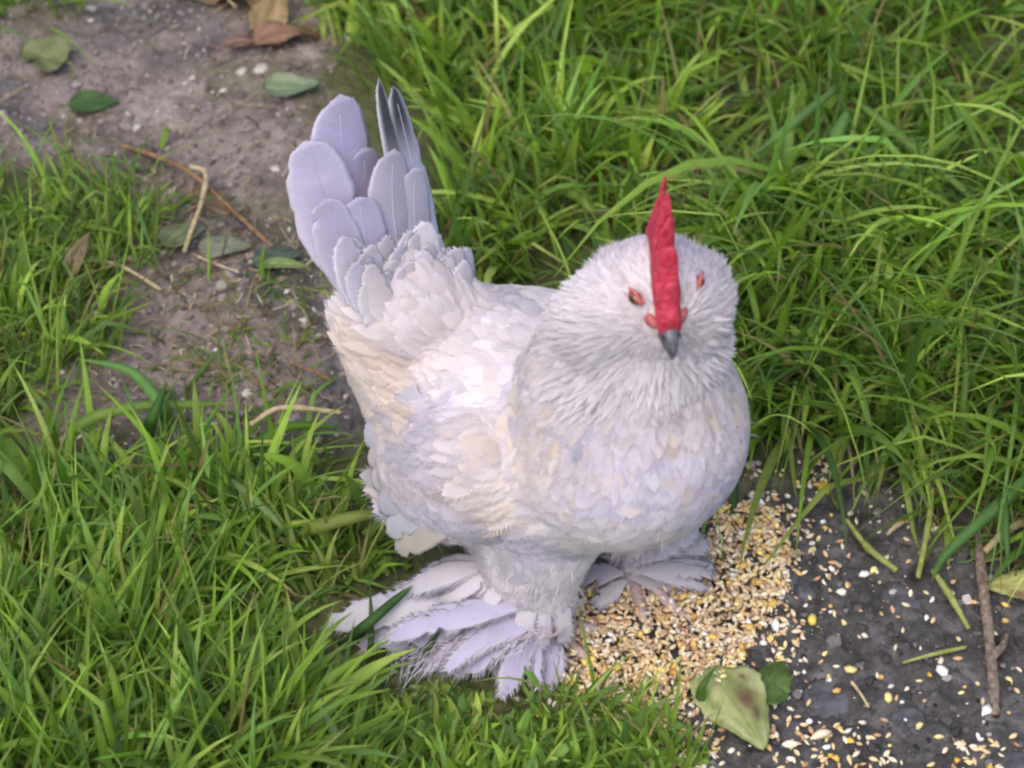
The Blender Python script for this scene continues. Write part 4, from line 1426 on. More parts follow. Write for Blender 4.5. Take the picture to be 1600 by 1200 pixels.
# the feathers that show largest become parts of their own: big, on the camera side
view = nrm(CAM - p)
facing = (nn * view).sum(1)
cand = np.where((facing > 0.35) & (headk < 0.05) & (zz > 0.085) & (hk_neck < 0.6))[0]
wing_side = ((q @ LV)[cand] < -0.035) & ((q @ FV)[cand] < 0.02)
cv_ = surf_h(root[cand], T[cand], nn[cand], length[cand], rad[cand])[:, 1]
wing_side = wing_side[cv_ < -0.0012]
cand = cand[cv_ < -0.0012]
cand = cand[np.argsort(rng.random(len(cand)) - 0.75 * wing_side)]     # more of them on the wing
own, taken = [], []
for i in cand:
    if all(np.linalg.norm(p[i] - p[j]) > 0.0095 for j in taken):
        taken.append(i)
    if len(taken) >= 250: break
takes = np.zeros(n, bool)
takes[taken] = True
VS, FS, CS, US, off = [], [], [], [], 0
pick = rng.integers(0, 5, n)
small = headk > 0.4
for k in range(5):
    idx = np.where((pick == k) & ~takes & ~small)[0]
    V, F, C, U = place_feathers(root[idx], T[idx], nn[idx], length[idx], width[idx], rad[idx], lift[idx], camber[idx], tmpls[k], cols[idx], cend[idx])
    VS.append(V); FS.append(F + off); CS.append(C); US.append(U); off += len(V)
for k in range(3):
    idx = np.where((pick % 3 == k) & ~takes & small)[0]
    V, F, C, U = place_feathers(root[idx], T[idx], nn[idx], length[idx], width[idx], rad[idx], lift[idx], camber[idx], thin[k], cols[idx], cend[idx])
    VS.append(V); FS.append(F + off); CS.append(C); US.append(U); off += len(V)
plm = obj('plumage', mesh_np('plumage', np.vstack(VS) - hl, np.vstack(FS), True, M_FEATHER, np.vstack(CS), np.vstack(US)), hen, hl)
tag(plm, kind='stuff')
for i in taken:
    ii = np.array([i])
    r_ = root[ii] + nn[ii] * 0.0012
    dk_ = rng.choice(3, p=[0.45, 0.3, 0.25])
    cc_ = cols[ii] * [1.0, 0.80, 0.95][dk_] * np.array([[1, 1, 1], [0.97, 0.97, 1.06], [1.0, 0.95, 0.86]])[dk_]
    ce_ = np.clip(cols[ii] * 0.4 + WHT * 0.66, 0, 0.84)
    ln_ = min(length[i], 0.026)
    V, F, C, U = place_feathers(r_, T[ii], nn[ii], np.array([ln_ * 0.80]), np.array([ln_ * 0.54]), rad[ii], lift[ii] * 1.1, camber[ii], fine[pick[i]], cc_, ce_)
    obj('feather', mesh_np('feather', V - root[i], F, True, M_FEATHER, C, U), hen, root[i])


# --- fine down: soft edge of belly, hocks and neck
def strands(root, T, length, wid, droop, cols, spread=0.35, nn_=None, rad_=0.06):
    n = len(root)
    D = nrm(T + rng.normal(0, spread, (n, 3)))
    side = nrm(np.cross(D, rng.normal(size=(n, 3))))
    s = np.array([0, 0.5, 1.0])
    P = root[:, None] + D[:, None] * (length[:, None] * s)[..., None] + np.array([0, 0, -1.0]) * (droop * length[:, None] * s ** 2)[..., None]
    if nn_ is not None:
        P = P - nn_[:, None] * ((length[:, None] * s) ** 2 / (2 * rad_))[..., None]
    hw_ = wid[:, None] * np.array([0.5, 0.4])
    V = np.concatenate([P[:, 0:1] - side[:, None] * hw_[:, 0:1, None], P[:, 0:1] + side[:, None] * hw_[:, 0:1, None],
                        P[:, 1:2] - side[:, None] * hw_[:, 1:2, None], P[:, 1:2] + side[:, None] * hw_[:, 1:2, None], P[:, 2:3]], 1)
    fb = np.array([[0, 1, 3], [0, 3, 2], [2, 3, 4]])
    F = (fb[None] + (np.arange(n) * 5)[:, None, None]).reshape(-1, 3)
    return V.reshape(-1, 3), F, np.repeat(cols, 5, 0), np.zeros((n * 5, 3))


nd = 26000
p2, n2 = sample_body(nd)
k = (rng.random(nd) < 0.42 + 0.6 * ss(0.075, 0.05, np.linalg.norm(p2 - HC, axis=1)) + 0.4 * ss(0.10, 0.08, p2[:, 2]))
k &= (np.minimum(np.linalg.norm(p2 - EYE_R, axis=1), np.linalg.norm(p2 - EYE_L, axis=1)) > 0.0062)
h2 = p2 - HC
k &= ~((np.abs(h2 @ HL) < 0.0060) & (h2 @ HF > -0.012) & (h2 @ HU > -0.012))
k &= np.linalg.norm(p2 - H(0.027, 0, 0.001), axis=1) > 0.012
p2, n2 = p2[k], n2[k]
q2 = p2 - FEET
f2, l2, z2 = q2 @ FV, q2 @ LV, p2[:, 2]
hd2 = np.linalg.norm(p2 - HC, axis=1)
hk2 = ss(0.06, 0.04, hd2)[:, None]
bk2 = nrm(p2 - BEAK) + np.where((z2 < 0.24)[:, None], 0.5 * (-FV) - 0.45 * UP, 0)
rp2 = ss(-0.07, -0.12, f2)[:, None]
bk2 = bk2 * (1 - rp2) + (0.55 * UP - 0.85 * FV) * rp2
fl = nrm(p2 - BEAK) * hk2 + nrm(bk2) * (1 - hk2)
lg2_ = (ss(0.095, 0.075, z2) * ss(0.06, 0.045, np.abs(f2 + 0.005)))[:, None]
fl = fl * (1 - lg2_) - UP * lg2_
sw = fbm(f2 + 5, z2 + l2, 45, 2, 61)[:, None]                     # locks that lie a little apart
fl = fl + np.cross(n2, fl) * sw * 0.9
T2 = nrm(fl - (fl * n2).sum(1, keepdims=True) * n2)
low = ss(0.105, 0.07, z2)
mb2 = ss(0.010, 0.02, np.abs(h2[k] @ HL)) * ss(0.012, -0.004, h2[k] @ HU) * (hd2 < 0.05)
DIR = nrm(T2 + n2 * (0.10 + 0.22 * low + 0.42 * mb2)[:, None])
ln = (0.010 + 0.004 * low + 0.006 * mb2) * np.where(hd2 < 0.05, 0.62, 1) * np.exp(rng.normal(0, 0.3, len(p2)))
ln = ln * (1 - 0.5 * ss(-0.10, -0.14, f2))
sc_ = plumage_colour(p2, len(p2)) * np.exp(rng.normal(0.02, 0.07, (len(p2), 1)))
sc_ = sc_ * (1 + 0.10 * np.clip(fbm(f2 * 2 + l2, z2 * 0.5, 150, 2, 71), -1, 1))[:, None]
V, F, C, U = strands(p2 + n2 * 0.0012, DIR, ln, np.full(len(p2), 0.0005), 0.05, np.clip(sc_, 0, 0.86), 0.10, n2, np.where(hd2 < 0.05, 0.04, 0.10)[:, None])
dn = obj('down', mesh_np('down', V - hl, F, True, M_FEATHER, C, U), hen, hl)
tag(dn, kind='stuff')


# --- large feathers
def big_feather(name, base, tip, nor, width, cfun, parent, bow=0.0, arc=0.0, camber=0.15, sharp=3.0, shaft=True, basew=0.35, mat=None, sweep=0.0, splits=3, fringe=0.0006, seed=0):
    """one flight or tail feather with rounded tip, camber, bow and a few splits in the vane"""
    base, tip = np.asarray(base, float), np.asarray(tip, float)
    ax = tip - base
    L = np.linalg.norm(ax)
    ax = ax / L
    nor = nrm(nor - (nor @ ax) * ax)
    sd_ = np.cross(nor, ax)
    r = np.random.default_rng(seed)
    nu, nv = 22, 13
    t = np.linspace(0, 1, nu)[:, None]
    s = np.linspace(-1, 1, nv)[None]
    prof = (basew + (1 - basew) * ss(0, 0.5, t)) * np.clip(1 - t ** (sharp * 2.2), 0, 1) ** 0.5
    prof = np.maximum(prof, 0.02)
    y = s * prof * width / 2 * (1 + 0.02 * np.sin(t * 40 + seed))
    for _ in range(splits):
        st, sg = r.uniform(0.35, 0.9), r.choice([-1, 1])
        y = y - sg * width * r.uniform(0.06, 0.2) * np.exp(-((t - st) / 0.016) ** 2) * np.clip(s * sg, 0, 1) ** 2
    x = t * L - 0.22 * np.abs(y) * 0.3 + r.normal(0, L * 0.003, (nu, nv)) * (np.abs(s) > 0.9)
    z = bow * L * 4 * t * (1 - t) - camber * (np.abs(s) ** 2) * prof * width / 2
    y = y + sweep * L * t * t + arc * L * 4 * t * (1 - t)
    P = x[..., None] * ax + y[..., None] * sd_ + z[..., None] * nor
    C = cfun(t + 0 * s, s + 0 * t)
    uv = np.stack([t * 3 + 0 * s, s + 0 * t, 0 * t + 0 * s + seed * 3.7], -1)
    # loose barbs along both edges and the tip
    nb = 60
    bt = r.uniform(0.12, 0.995, nb * 2) ** 0.8
    bs = np.where(np.arange(nb * 2) < nb, -1, 1)
    ti_ = bt * (nu - 1)
    i0 = np.clip(ti_.astype(int), 0, nu - 2)
    fr_ = (ti_ - i0)[:, None]
    je = np.where(bs < 0, 0, nv - 1)
    E0 = P[i0, je] * (1 - fr_) + P[i0 + 1, je] * fr_
    ji = np.where(bs < 0, 2, nv - 3)
    I0 = P[i0, ji] * (1 - fr_) + P[i0 + 1, ji] * fr_
    outd = nrm(E0 - I0 + 1e-9)
    bl = fringe * r.uniform(0.5, 1.6, nb * 2)[:, None]
    tipb = E0 + (0.9 * ax + 0.35 * outd) * bl - nor * bl * 0.15
    b0 = E0 - outd * 0.0012 - ax * 0.0004
    b1 = E0 - outd * 0.0012 + ax * 0.0006
    m0 = nu * nv
    BVt = np.stack([b0, b1, tipb], 1).reshape(-1, 3)
    bc = C[i0, je]
    PV = np.vstack([P.reshape(-1, 3), BVt])
    CV = np.vstack([C.reshape(-1, 3), np.repeat(bc, 3, 0)])
    UV = np.vstack([uv.reshape(-1, 3), np.repeat(np.stack([bt * 3, bs * 1.0, 0 * bt + seed * 3.7], -1), 3, 0)])
    o = obj(name, mesh_np(name, PV, [grid_faces(nu, nv), np.arange(m0, m0 + len(BVt)).reshape(-1, 3)], True, mat or M_VANE, CV, UV), parent, base)
    m = o.modifiers.new('thickness', 'SOLIDIFY')
    m.thickness = 0.00035
    if shaft:
        pts = P[:-2, nv // 2] + nor * 0.0004
        V, F = tube(pts, np.linspace(0.0009, 0.0002, nu - 2), 6)
        obj('shaft', mesh_np('shaft', V, F, True, M_VANE, np.tile(np.array([0.60, 0.55, 0.69]), (len(V), 1)), np.zeros((len(V), 3))), o, base)
    return o


def vane_colour(c, edge=None, ew=0.25, tipc=None, base=None, base_at=0.45):
    c = np.array(c)

    def f(t, s):
        k = ss(1 - ew, 1.0, np.abs(s))[..., None] if edge is not None else 0
        C = c * (1 - k) + (np.array(edge) if edge is not None else 0) * k
        C = C * (0.95 + 0.1 * vnoise(t * 9, s * 1.2, 8))[..., None] + 0 * t[..., None]
        if tipc is not None:
            kt = ss(0.75, 1.0, t)[..., None]
            C = C * (1 - kt) + np.array(tipc) * kt
        if base is not None:
            kb = ss(base_at, base_at - 0.3, t)[..., None]
            C = C * (1 - kb) + np.array(base) * kb
        return C
    return f


TL, TW = np.array([0.57, 0.515, 0.68]), np.array([0.69, 0.64, 0.75])
# tail: fan raised behind the back; tips and roots in the bird frame (f, l, z)
TN = nrm(0.93 * FV + 0.40 * UP)                                    # upper side of the fan
TR = W(-0.132, -0.026, 0.172)


def on_plane(u, v, p0, nor):
    d = ray_ground(u, v) - CAM
    return CAM + d * (((p0 - CAM) @ nor) / (d @ nor))


def tail(name, b, tip_, width, cf, depth=0.0, roll=0.0, bow=0.06, seed=0, sharp=3.0, **kw):
    b = on_plane(*b, TR, TN) + TN * depth
    t_ = on_plane(*tip_, TR, TN) + TN * depth
    d = nrm(t_ - b)
    rr = math.radians(roll)
    nor = TN * math.cos(rr) + np.cross(d, TN) * math.sin(rr)
    return big_feather(name, b, t_, nor, width, cf, hen, bow=-bow, sharp=sharp, seed=seed, **kw)


MV = np.array([0.58, 0.53, 0.62])
tail('tail_feather', (568, 480), (486, 221), 0.037, vane_colour(TL * 1.05, TW, 0.3), -0.004, -25, seed=1)
tail('tail_feather', (575, 470), (515, 232), 0.038, vane_colour(TL * 0.92, TW, 0.25), -0.010, -10, seed=2)
tail('tail_feather', (598, 460), (540, 150), 0.046, vane_colour(TL * 1.06, TW, 0.3), -0.006, 4, seed=3)
tail('tail_feather', (640, 450), (588, 235), 0.036, vane_colour(TL * 0.96, TW, 0.2), -0.012, 8, seed=4)
tail('tail_feather', (684, 440), (598, 124), 0.020, vane_colour((0.10, 0.10, 0.115), (0.70, 0.69, 0.74), 0.55, base=MV * 1.12, base_at=0.78), -0.004, 22, seed=5, sharp=1.5, bow=0.02, sweep=0.0, shaft=False)
tail('tail_feather', (708, 440), (628, 136), 0.030, vane_colour((0.09, 0.09, 0.10), (0.74, 0.72, 0.77), 0.62, base=MV * 1.2, base_at=0.86), -0.008, 20, seed=6, sharp=1.5, bow=0.03, arc=-0.03)
tail('tail_feather', (668, 450), (652, 262), 0.030, vane_colour(MV * 1.1, TW, 0.25), -0.002, 8, seed=10)
tail('tail_feather', (630, 455), (607, 232), 0.038, vane_colour(MV * 1.08, TW * 0.95, 0.2), 0.004, 12, seed=7)
tail('tail_feather', (585, 470), (548, 305), 0.030, vane_colour(TL, TW, 0.25, base=(0.62, 0.54, 0.58)), 0.007, -8, seed=8)
tail('tail_feather', (560, 480), (500, 310), 0.026, vane_colour(TL * 0.93, TW, 0.25), 0.004, -25, seed=9)
# coverts over the roots
for i, (b, t_, wd, dep, cc) in enumerate([
        ((655, 470), (640, 342), 0.027, 0.012, (0.70, 0.68, 0.74)), ((570, 480), (528, 372), 0.028, 0.011, (0.64, 0.59, 0.66)), ((610, 480), (585, 365), 0.028, 0.010, (0.66, 0.60, 0.64)),
        ((640, 490), (622, 388), 0.032, 0.019, (0.62, 0.57, 0.68)), ((600, 530), (530, 425), 0.036, 0.024, (0.68, 0.63, 0.66)),
        ((680, 480), (690, 385), 0.024, 0.006, (0.68, 0.64, 0.70)), ((690, 500), (705, 420), 0.026, 0.012, (0.70, 0.67, 0.74)),
        ((640, 540), (610, 440), 0.036, 0.030, (0.68, 0.64, 0.70)), ((690, 530), (680, 440), 0.034, 0.026, (0.70, 0.67, 0.73))]):
    tail('tail_covert', b, t_, wd * 0.82, vane_colour(np.array(cc) * [1.0, 0.97, 0.97], np.array(cc) * 1.05, 0.3), dep, (i % 3 - 1) * 12, bow=0.04, seed=20 + i, sharp=2.0, shaft=False, mat=M_FEATHER, fringe=0.0012)

fr = np.random.default_rng(55)
for i in range(34):
    k, d_ = fr.random(), fr.random()
    b = (560 + 150 * k + fr.normal(0, 6), 520 - 25 * d_)
    L_ = fr.uniform(70, 115)
    an = (k - 0.45) * 0.55 + fr.normal(0, 0.08)
    t_ = (b[0] - 22 + L_ * math.sin(an), b[1] - 40 * d_ - L_ * math.cos(an))
    cc = np.array([(0.68, 0.64, 0.72), (0.66, 0.60, 0.62), (0.70, 0.66, 0.70), (0.62, 0.58, 0.69)][i % 4])
    tail('tail_covert', b, t_, fr.uniform(0.016, 0.024), vane_colour(cc * [1.0, 0.97, 0.97], cc * 1.05, 0.3), 0.010 + 0.020 * (1 - d_), fr.normal(0, 8), bow=0.05, seed=120 + i, sharp=2.0, shaft=False, mat=M_FEATHER, fringe=0.0012)

# wings: flattened shell with overlapping flight feathers
WING = [((745, 765), (619, 862), 0.0, (0.68, 0.60, 0.54)), ((718, 735), (606, 836), 0.0, (0.70, 0.67, 0.74)), ((700, 702), (594, 800), 0.001, (0.64, 0.61, 0.71)),
        ((686, 668), (584, 762), 0.008, (0.72, 0.67, 0.70)), ((672, 640), (578, 728), 0.011, (0.68, 0.61, 0.58)), ((655, 612), (572, 695), 0.013, (0.66, 0.62, 0.70))]
for sgn in (-1, 1):
    c = W(-0.040, sgn * 0.060, 0.122)
    bm = bmesh.new()
    wf = nrm(FV * 0.72 + UP * 0.69)
    ell(bm, np.zeros(3), (0.036, 0.005, 0.020), (wf, LV, nrm(np.cross(wf, LV))))
    me = bpy.data.meshes.new('wing')
    bm.to_mesh(me)
    bm.free()
    me.materials.append(M_SKIN)
    me.polygons.foreach_set('use_smooth', np.ones(len(me.polygons), bool))
    wing = obj('wing', me, hen, c)
    for i, (b, t_, sink, cc) in enumerate(WING):
        pb = on_plane(*b, W(0, -0.070 + sink, 0), LV)
        pt = on_plane(*t_, W(0, -0.084 + sink - 0.0004 * i, 0), LV)
        if sgn > 0:                                            # the far wing mirrors the near one, held closer
            pb, pt = pb + 0.012 * LV - 0.02 * UP, pt + 0.016 * LV - 0.012 * UP
            pb = pb - 2 * ((pb - FEET) @ LV) * LV
            pt = pt - 2 * ((pt - FEET) @ LV) * LV
        big_feather('wing_feather', pb, pt, LV * sgn + 0.25 * UP, 0.024, vane_colour(np.array(cc) * 0.85, np.array(cc) * 0.93, 0.3), wing, bow=0.06, sharp=1.5, shaft=False, seed=40 + i, fringe=0.0012)

# --- head: comb, beak, eyes, bare skin
nu, nvv = 44, 7
s = np.linspace(0, 1, nu)
crown = np.array([0.0395 - 0.0 * s, 0 * s, 0 * s])
bx_ = 0.032 - 0.052 * s                                        # along the head, front to back
bz_ = 0.0050 + 0.021 * np.sin(np.clip(s * 1.5, 0, 1) * math.pi / 2) - 0.004 * ss(0.75, 1, s)
teeth = np.zeros(nu)
for (c0, hgt, wd) in [(0.16, 0.010, 0.05), (0.33, 0.016, 0.055), (0.50, 0.021, 0.055), (0.67, 0.024, 0.055), (0.84, 0.026, 0.06)]:
    teeth = np.maximum(teeth, 0.95 * hgt * np.clip(1 - np.abs(s - c0) / wd / 1.5, 0, 1) ** 0.8)
body_h = 0.0075 + 0.0030 * ss(0.0, 0.5, s) * (1 - 0.5 * ss(0.86, 1, s))
top = body_h + teeth * (1 - ss(0.96, 1, s))
th0 = 0.0059 * (0.75 + 0.25 * ss(0, 0.06, s)) * (1 - 0.7 * ss(0.3, 1, s))
rows = []
sect = np.linspace(0, 1, nvv)
wob = 0.0024 * np.sin((s - 0.16) / 0.17 * math.pi) * ss(0.1, 0.3, s)
ring_ = []
for side_ in (1, -1):
    for j in (range(nvv) if side_ == 1 else range(nvv - 2, -1, -1)):
        h = sect[j]
        half = th0 * (1 - h ** (4.0 - 2.6 * ss(0.25, 0.75, s))) ** 0.55 * (1 - 0.2 * h) + 0.0005
        yy = side_ * half * (1 - 0.22 * h + 0.16 * np.sin((s - 0.16) / 0.17 * 2 * math.pi) * h) + wob * h * h + 0.006 * s * h
        xx = bx_ - 0.012 * h * s
        zc = bz_ - 0.004 * (1 - h) + top * h
        ring_.append(HC + xx[:, None] * HF + yy[:, None] * HL + zc[:, None] * HU)
V = np.stack(ring_, 1)
m_ = V.shape[1]
F = grid_faces(nu, m_, 0, False)
capf = [list(range(m_))[::-1], list(range((nu - 1) * m_, nu * m_))]
cb = HC + 0.015 * HF + 0.03 * HU
me = bpy.data.meshes.new('comb')
me.from_pydata((V.reshape(-1, 3) - cb).tolist(), [], [tuple(int(i) for i in q) for q in F] + capf)
me.materials.append(M_COMB)
me.polygons.foreach_set('use_smooth', np.ones(len(me.polygons), bool))
cmb = obj('comb', me, hen, cb)
ssf = cmb.modifiers.new('s', 'SUBSURF')
ssf.levels = ssf.render_levels = 1


def ellipsoid(name, c, rad, axes, mat, parent, sub=3):
    V, F = ico(sub)
    V = V[:, :1] * rad[0] * axes[0] + V[:, 1:2] * rad[1] * axes[1] + V[:, 2:] * rad[2] * axes[2]
    return obj(name, mesh_np(name, V, F, True, mat), parent, c)


def beak(name, b, pts, r0, flat, mat):
    c = spline(pts, 12)
    t = np.linspace(0, 1, 12)
    rr = r0 * (1 - t ** 1.6) ** 0.8 + 0.0004
    n_ = 12
    T_ = nrm(np.gradient(c, axis=0))
    th = np.linspace(0, 2 * math.pi, n_, endpoint=False)
    U_ = nrm(np.cross(T_, HL))
    V = c[:, None] + rr[:, None, None] * (np.cos(th)[None, :, None] * HL + flat * np.sin(th)[None, :, None] * U_[:, None])
    return obj(name, mesh_np(name, V.reshape(-1, 3) - b, grid_faces(12, n_, 0, True), True, mat), hen, b)


bb = H(0.024, 0, 0.0)
ub = beak('upper_beak', bb, [H(0.022, 0, 0.001), H(0.031, 0, 0.001), H(0.037, 0, -0.003), H(0.040, 0, -0.009)], 0.0047, 0.9, M_BEAK)
beak('lower_beak', bb, [H(0.020, 0, -0.006), H(0.030, 0, -0.007), H(0.036, 0, -0.009)], 0.0044, 0.6, M_BEAK)
for sgn in (-1, 1):
    ellipsoid('nostril', H(0.034, sgn * 0.0042, 0.002), (0.0016, 0.0009, 0.0009), (HF, HL, HU), M_PUPIL, ub, 1)
    e = EYE_R if sgn < 0 else EYE_L
    out_ = nrm(HL * sgn * 0.74 + HF * 0.50 + HU * (0.42 if sgn < 0 else 0.2))
    fwd = nrm(np.cross(HU, out_)) * -sgn
    upv = nrm(np.cross(out_, fwd)) * -sgn
    fx = nrm(HF * 0.8 - HL * sgn * 0.6 - HU * 0.45)
    # bare skin ring round the eye and down to the beak
    ellipsoid('face_skin', e - out_ * 0.0016, (0.0052 if sgn < 0 else 0.0042, 0.0032 if sgn < 0 else 0.0026, 0.0016), (fwd, nrm(np.cross(out_, fwd)), out_), M_FACE, hen)
    ellipsoid('face_skin', H(0.0220, sgn * 0.0085, 0.002), (0.0062, 0.0022, 0.0042), (nrm(HF + HL * -sgn * 0.6), nrm(HL * sgn + HF * 0.6), HU), M_FACE, hen)
    eye = ellipsoid('eye', e - out_ * 0.0006, (0.0040, 0.0031, 0.0030), (fwd, upv, out_), M_IRIS, hen)
    ellipsoid('pupil', e + out_ * 0.0017, (0.0019, 0.0017, 0.0010), (fwd, upv, out_), M_PUPIL, eye, 2)
    # brow lid, slanting towards the beak
    lid = spline([e + fwd * -0.0048 + upv * 0.0030 + out_ * 0.0006, e + upv * 0.0036 + out_ * 0.0012, e + fwd * 0.0054 - upv * 0.0004 + out_ * 0.0008], 9)
    V, F = tube(lid - e, 0.0007 * np.sin(np.linspace(0.3, 2.84, 9)) + 0.0003, 7)
    obj('eyelid', mesh_np('eyelid', V, F, True, M_FACE), hen, e)


# --- legs, toes and feathered feet
def toe_chain(parent, ank, dirs, nm):
    for (d, L) in dirs:
        d = nrm(d)
        g0 = ank.copy()
        pts = []
        for k_, hgt in ((0, 0.007), (0.35, 0.0065), (0.7, 0.0045), (1.0, 0.004)):
            q_ = g0 + d * L * k_
            pts.append([q_[0], q_[1], gh(q_[0], q_[1]) + hgt])
        c = spline(pts, 14)
        rr = np.interp(np.linspace(0, 1, 14), [0, 0.3, 0.5, 0.8, 1], [0.0042, 0.0036, 0.0038, 0.0032, 0.0022])
        V, F = tube(c - c[0], rr, 8, 0.03)
        obj('toe', mesh_np('toe', V, F, True, M_SHANK), parent, c[0])
        e_ = c[-1]
        cl = spline([e_ - d * 0.002, e_ + d * 0.005 + UP * 0.0006, e_ + d * 0.010 - UP * 0.0032], 7)
        V, F = tube(cl - cl[0], np.linspace(0.0018, 0.0003, 7), 6)
        obj('claw', mesh_np('claw', V, F, True, M_CLAW), parent, cl[0])


feet_spec = []
for sgn, (u, v) in ((-1, (842, 975)), (1, (985, 905))):
    ank = ray_ground(u, v)
    ank[2] = gh(ank[0], ank[1])
    hipz = W(-0.012 if sgn < 0 else 0.0, sgn * 0.036, 0.07)
    pts = spline([hipz, hipz * 0.5 + (ank + UP * 0.03) * 0.5 - FV * 0.006, ank + UP * 0.022, ank + UP * 0.006], 12)
    V, F = tube(pts - ank, np.linspace(0.0075, 0.0050, 12), 10, 0.02)
    lg = obj('leg', mesh_np('leg', V, F, True, M_SHANK), hen, ank)
    toe_chain(lg, ank, [(FV, 0.040), (FV * 0.8 - LV * sgn * -0.55, 0.036), (FV * 0.8 + LV * sgn * -0.55, 0.034), (-FV, 0.014)], 'toe')
    feet_spec.append((sgn, ank, lg))

FL, FW_ = np.array([0.49, 0.445, 0.59]), np.array([0.63, 0.58, 0.66])


def foot_feather(lg, base, tip, width, c, seed, bow=0.06, nor=None, camber=0.2, sharp=1.7, shaft=True):
    width = width * (0.8 if seed < 100 else 1.0)
    nor = nrm(UP + 0.25 * np.array([0, -1, 0])) if nor is None else nor
    return big_feather('foot_feather', base, tip, nor, width, vane_colour(c, FW_, 0.3), lg, bow=bow, camber=camber, sharp=sharp, seed=seed, shaft=shaft, splits=9, fringe=0.0045, basew=0.25)


sgn, ank, lg = feet_spec[0]


def gp(u, v, h):
    a = ray_ground(u, v)
    return ray_ground(u, v, gh(a[0], a[1]) + h)


for i, (b, t_, wd, c) in enumerate([
        ((820, 920, .040), (508, 975, .012), 0.034, (0.62, 0.59, 0.64)),
        ((830, 935, .036), (560, 1010, .010), 0.036, FL * 1.05),
        ((815, 905, .046), (590, 945, .026), 0.034, FL * 1.1),
        ((838, 950, .030), (640, 1040, .008), 0.036, FL),
        ((830, 915, .044), (640, 965, .030), 0.034, FL * 1.05),
        ((842, 960, .028), (700, 1050, .008), 0.030, FL * 1.02),
        ((836, 930, .040), (690, 990, .026), 0.032, FW_ * 0.95),
        ((810, 890, .055), (660, 915, .040), 0.020, FW_ * 0.97),
        ((845, 955, .028), (760, 1045, .010), 0.026, FL * 1.05),
        ((850, 960, .026), (800, 1050, .008), 0.020, FW_ * 0.9),
        ((850, 970, .022), (852, 1072, .006), 0.022, FL * 1.12),
        ((856, 968, .020), (872, 1060, .006), 0.016, FW_ * 0.95),
        ((846, 950, .030), (826, 1035, .012), 0.018, FL * 0.98)]):
    foot_feather(lg, gp(*b), gp(*t_), wd, c, 60 + i)
fr = np.random.default_rng(77)
for i in range(24):
    k = fr.random()
    u1, v1 = 520 + 340 * k + fr.normal(0, 14), 985 + 75 * ss(0.0, 0.5, k) + fr.normal(0, 16)
    b = gp(838 + fr.normal(0, 12), 935 + 22 * k + fr.normal(0, 8), 0.048 - 0.024 * k)
    t_ = gp(u1, v1, 0.010 + 0.022 * (1 - k) * fr.random())
    foot_feather(lg, b, b + (t_ - b) * fr.uniform(0.55, 1.0), fr.uniform(0.009, 0.017), FL * fr.uniform(0.97, 1.22), 200 + i, sharp=1.5, shaft=False, bow=0.10)
fr = np.random.default_rng(79)
for i in range(22):
    k = fr.random()
    b = gp(775 + 75 * k + fr.normal(0, 8), 878 + fr.normal(0, 6), 0.062)
    t_ = gp(640 + 235 * k + fr.normal(0, 10), 925 + 75 * k + fr.normal(0, 14), 0.036 - 0.016 * k)
    foot_feather(lg, b, t_, fr.uniform(0.010, 0.018), np.array([0.62, 0.57, 0.62]) * fr.uniform(0.93, 1.1), 270 + i, sharp=1.6, shaft=False, bow=0.16)
sgn, ank2, lg2 = feet_spec[1]
fr = np.random.default_rng(78)
for i in range(12):
    a_ = fr.uniform(-0.7, 0.8)
    u1, v1 = 985 + 125 * math.cos(a_), 890 - 80 * math.sin(a_)
    foot_feather(lg2, gp(985 + fr.normal(0, 8), 892, .022), gp(u1, v1, .008 + .01 * fr.random()), fr.uniform(0.007, 0.012), np.array([0.60, 0.54, 0.57]) * fr.uniform(0.9, 1.08), 240 + i, sharp=1.5, shaft=False, bow=0.08)
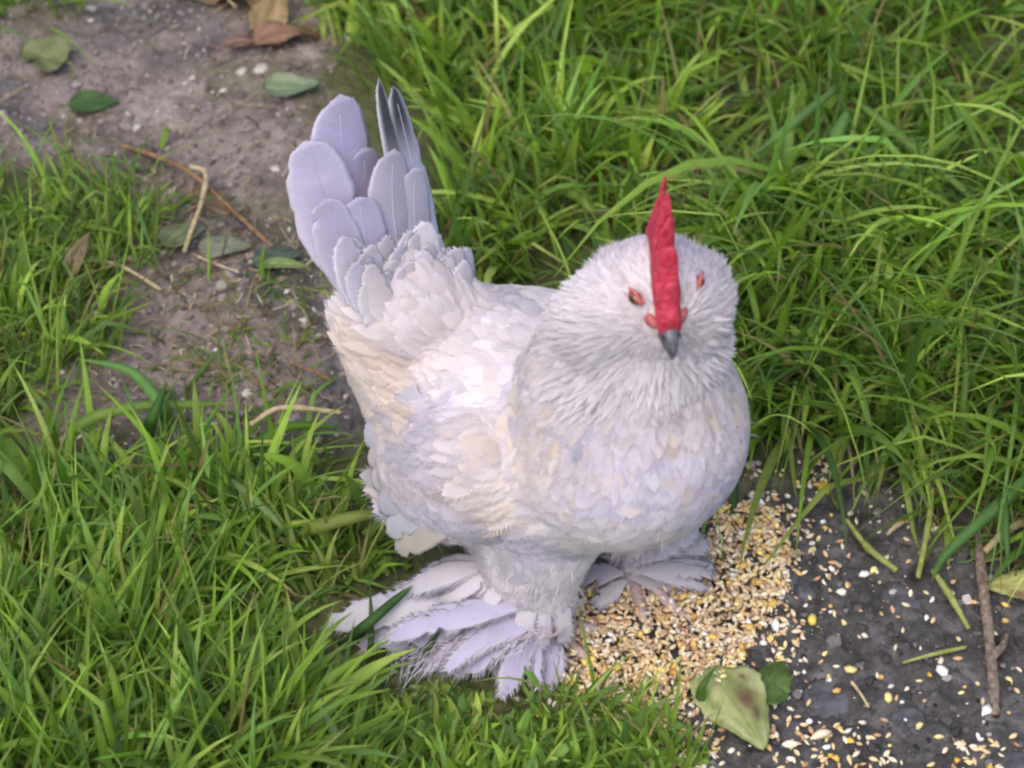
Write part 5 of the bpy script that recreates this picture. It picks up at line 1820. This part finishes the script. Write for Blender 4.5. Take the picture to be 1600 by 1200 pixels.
for i, (b, t_, wd, c) in enumerate([
        ((985, 890, .020), (1105, 845, .012), 0.026, FW_ * 0.93),
        ((985, 895, .018), (1110, 880, .006), 0.022, (0.60, 0.54, 0.57)),
        ((980, 900, .014), (1060, 915, .006), 0.016, (0.60, 0.54, 0.57)),
        ((975, 895, .018), (900, 900, .010), 0.018, FW_ * 0.9),
        ((980, 905, .012), (930, 945, .006), 0.014, (0.68, 0.62, 0.64)),
        ((985, 880, .026), (1090, 820, .024), 0.026, FW_ * 0.93)]):
    foot_feather(lg2, gp(*b), gp(*t_), wd, c, 80 + i, shaft=False)
# fluff over shanks and toes
roots, dirs_, cl_ = [], [], []
for (sgn, ank_, lg_) in feet_spec:
    n_ = 2200
    hz = rng.uniform(0.008, 0.075, n_)
    a_ = rng.uniform(0, 6.283, n_)
    rr = 0.006 + 0.010 * ss(0.02, 0.07, hz)
    o_ = np.stack([np.cos(a_), np.sin(a_), 0 * a_], -1)
    hip = W(-0.012 if sgn < 0 else 0.0, sgn * 0.036, 0.07)
    k_ = (hz / 0.075)[:, None]
    cpos = ank_ * (1 - k_) + hip * k_
    cpos[:, 2] = hz + ank_[2]
    roots.append(cpos + o_ * rr[:, None])
    dirs_.append(o_ * 0.55 - UP * 0.8)
    cl_.append(np.tile(FW_ * np.array([0.97, 0.93, 0.93]), (n_, 1)) * rng.uniform(0.85, 1.05, (n_, 1)))
# wisps trailing along the near foot's feathers
n_ = 1500
k_ = rng.random(n_)
w0 = np.array([gp(840 - 250 * a_ * (0.3 + 0.7 * b_) + 20 * c_, 940 + 50 * a_ + 70 * c_ * b_, 0.040 - 0.022 * a_) for a_, b_, c_ in zip(k_, rng.random(n_), rng.random(n_))])
roots.append(w0)
wd_ = nrm(gp(560, 1010, 0.01) - gp(840, 940, 0.04)) + (nrm(gp(850, 1070, 0.006) - gp(840, 940, 0.04)) * rng.random((n_, 1)) * 1.6)
dirs_.append(nrm(wd_) + UP * rng.uniform(0.0, 0.25, (n_, 1)))
cl_.append(np.tile(FW_ * np.array([0.97, 0.94, 0.95]), (n_, 1)) * rng.uniform(0.88, 1.05, (n_, 1)))
rt_ = np.vstack(roots)
V, F, C, U = strands(rt_, nrm(np.vstack(dirs_)), rng.uniform(0.007, 0.018, len(rt_)), np.full(len(rt_), 0.0005), 0.35, np.vstack(cl_), 0.3)
V[:, 2] = np.maximum(V[:, 2], ground_h(V[:, 0], V[:, 1]) + 0.001)
tag(obj('leg_fluff', mesh_np('leg_fluff', V - hl, F, True, M_FEATHER, C, U), hen, hl), kind='stuff')
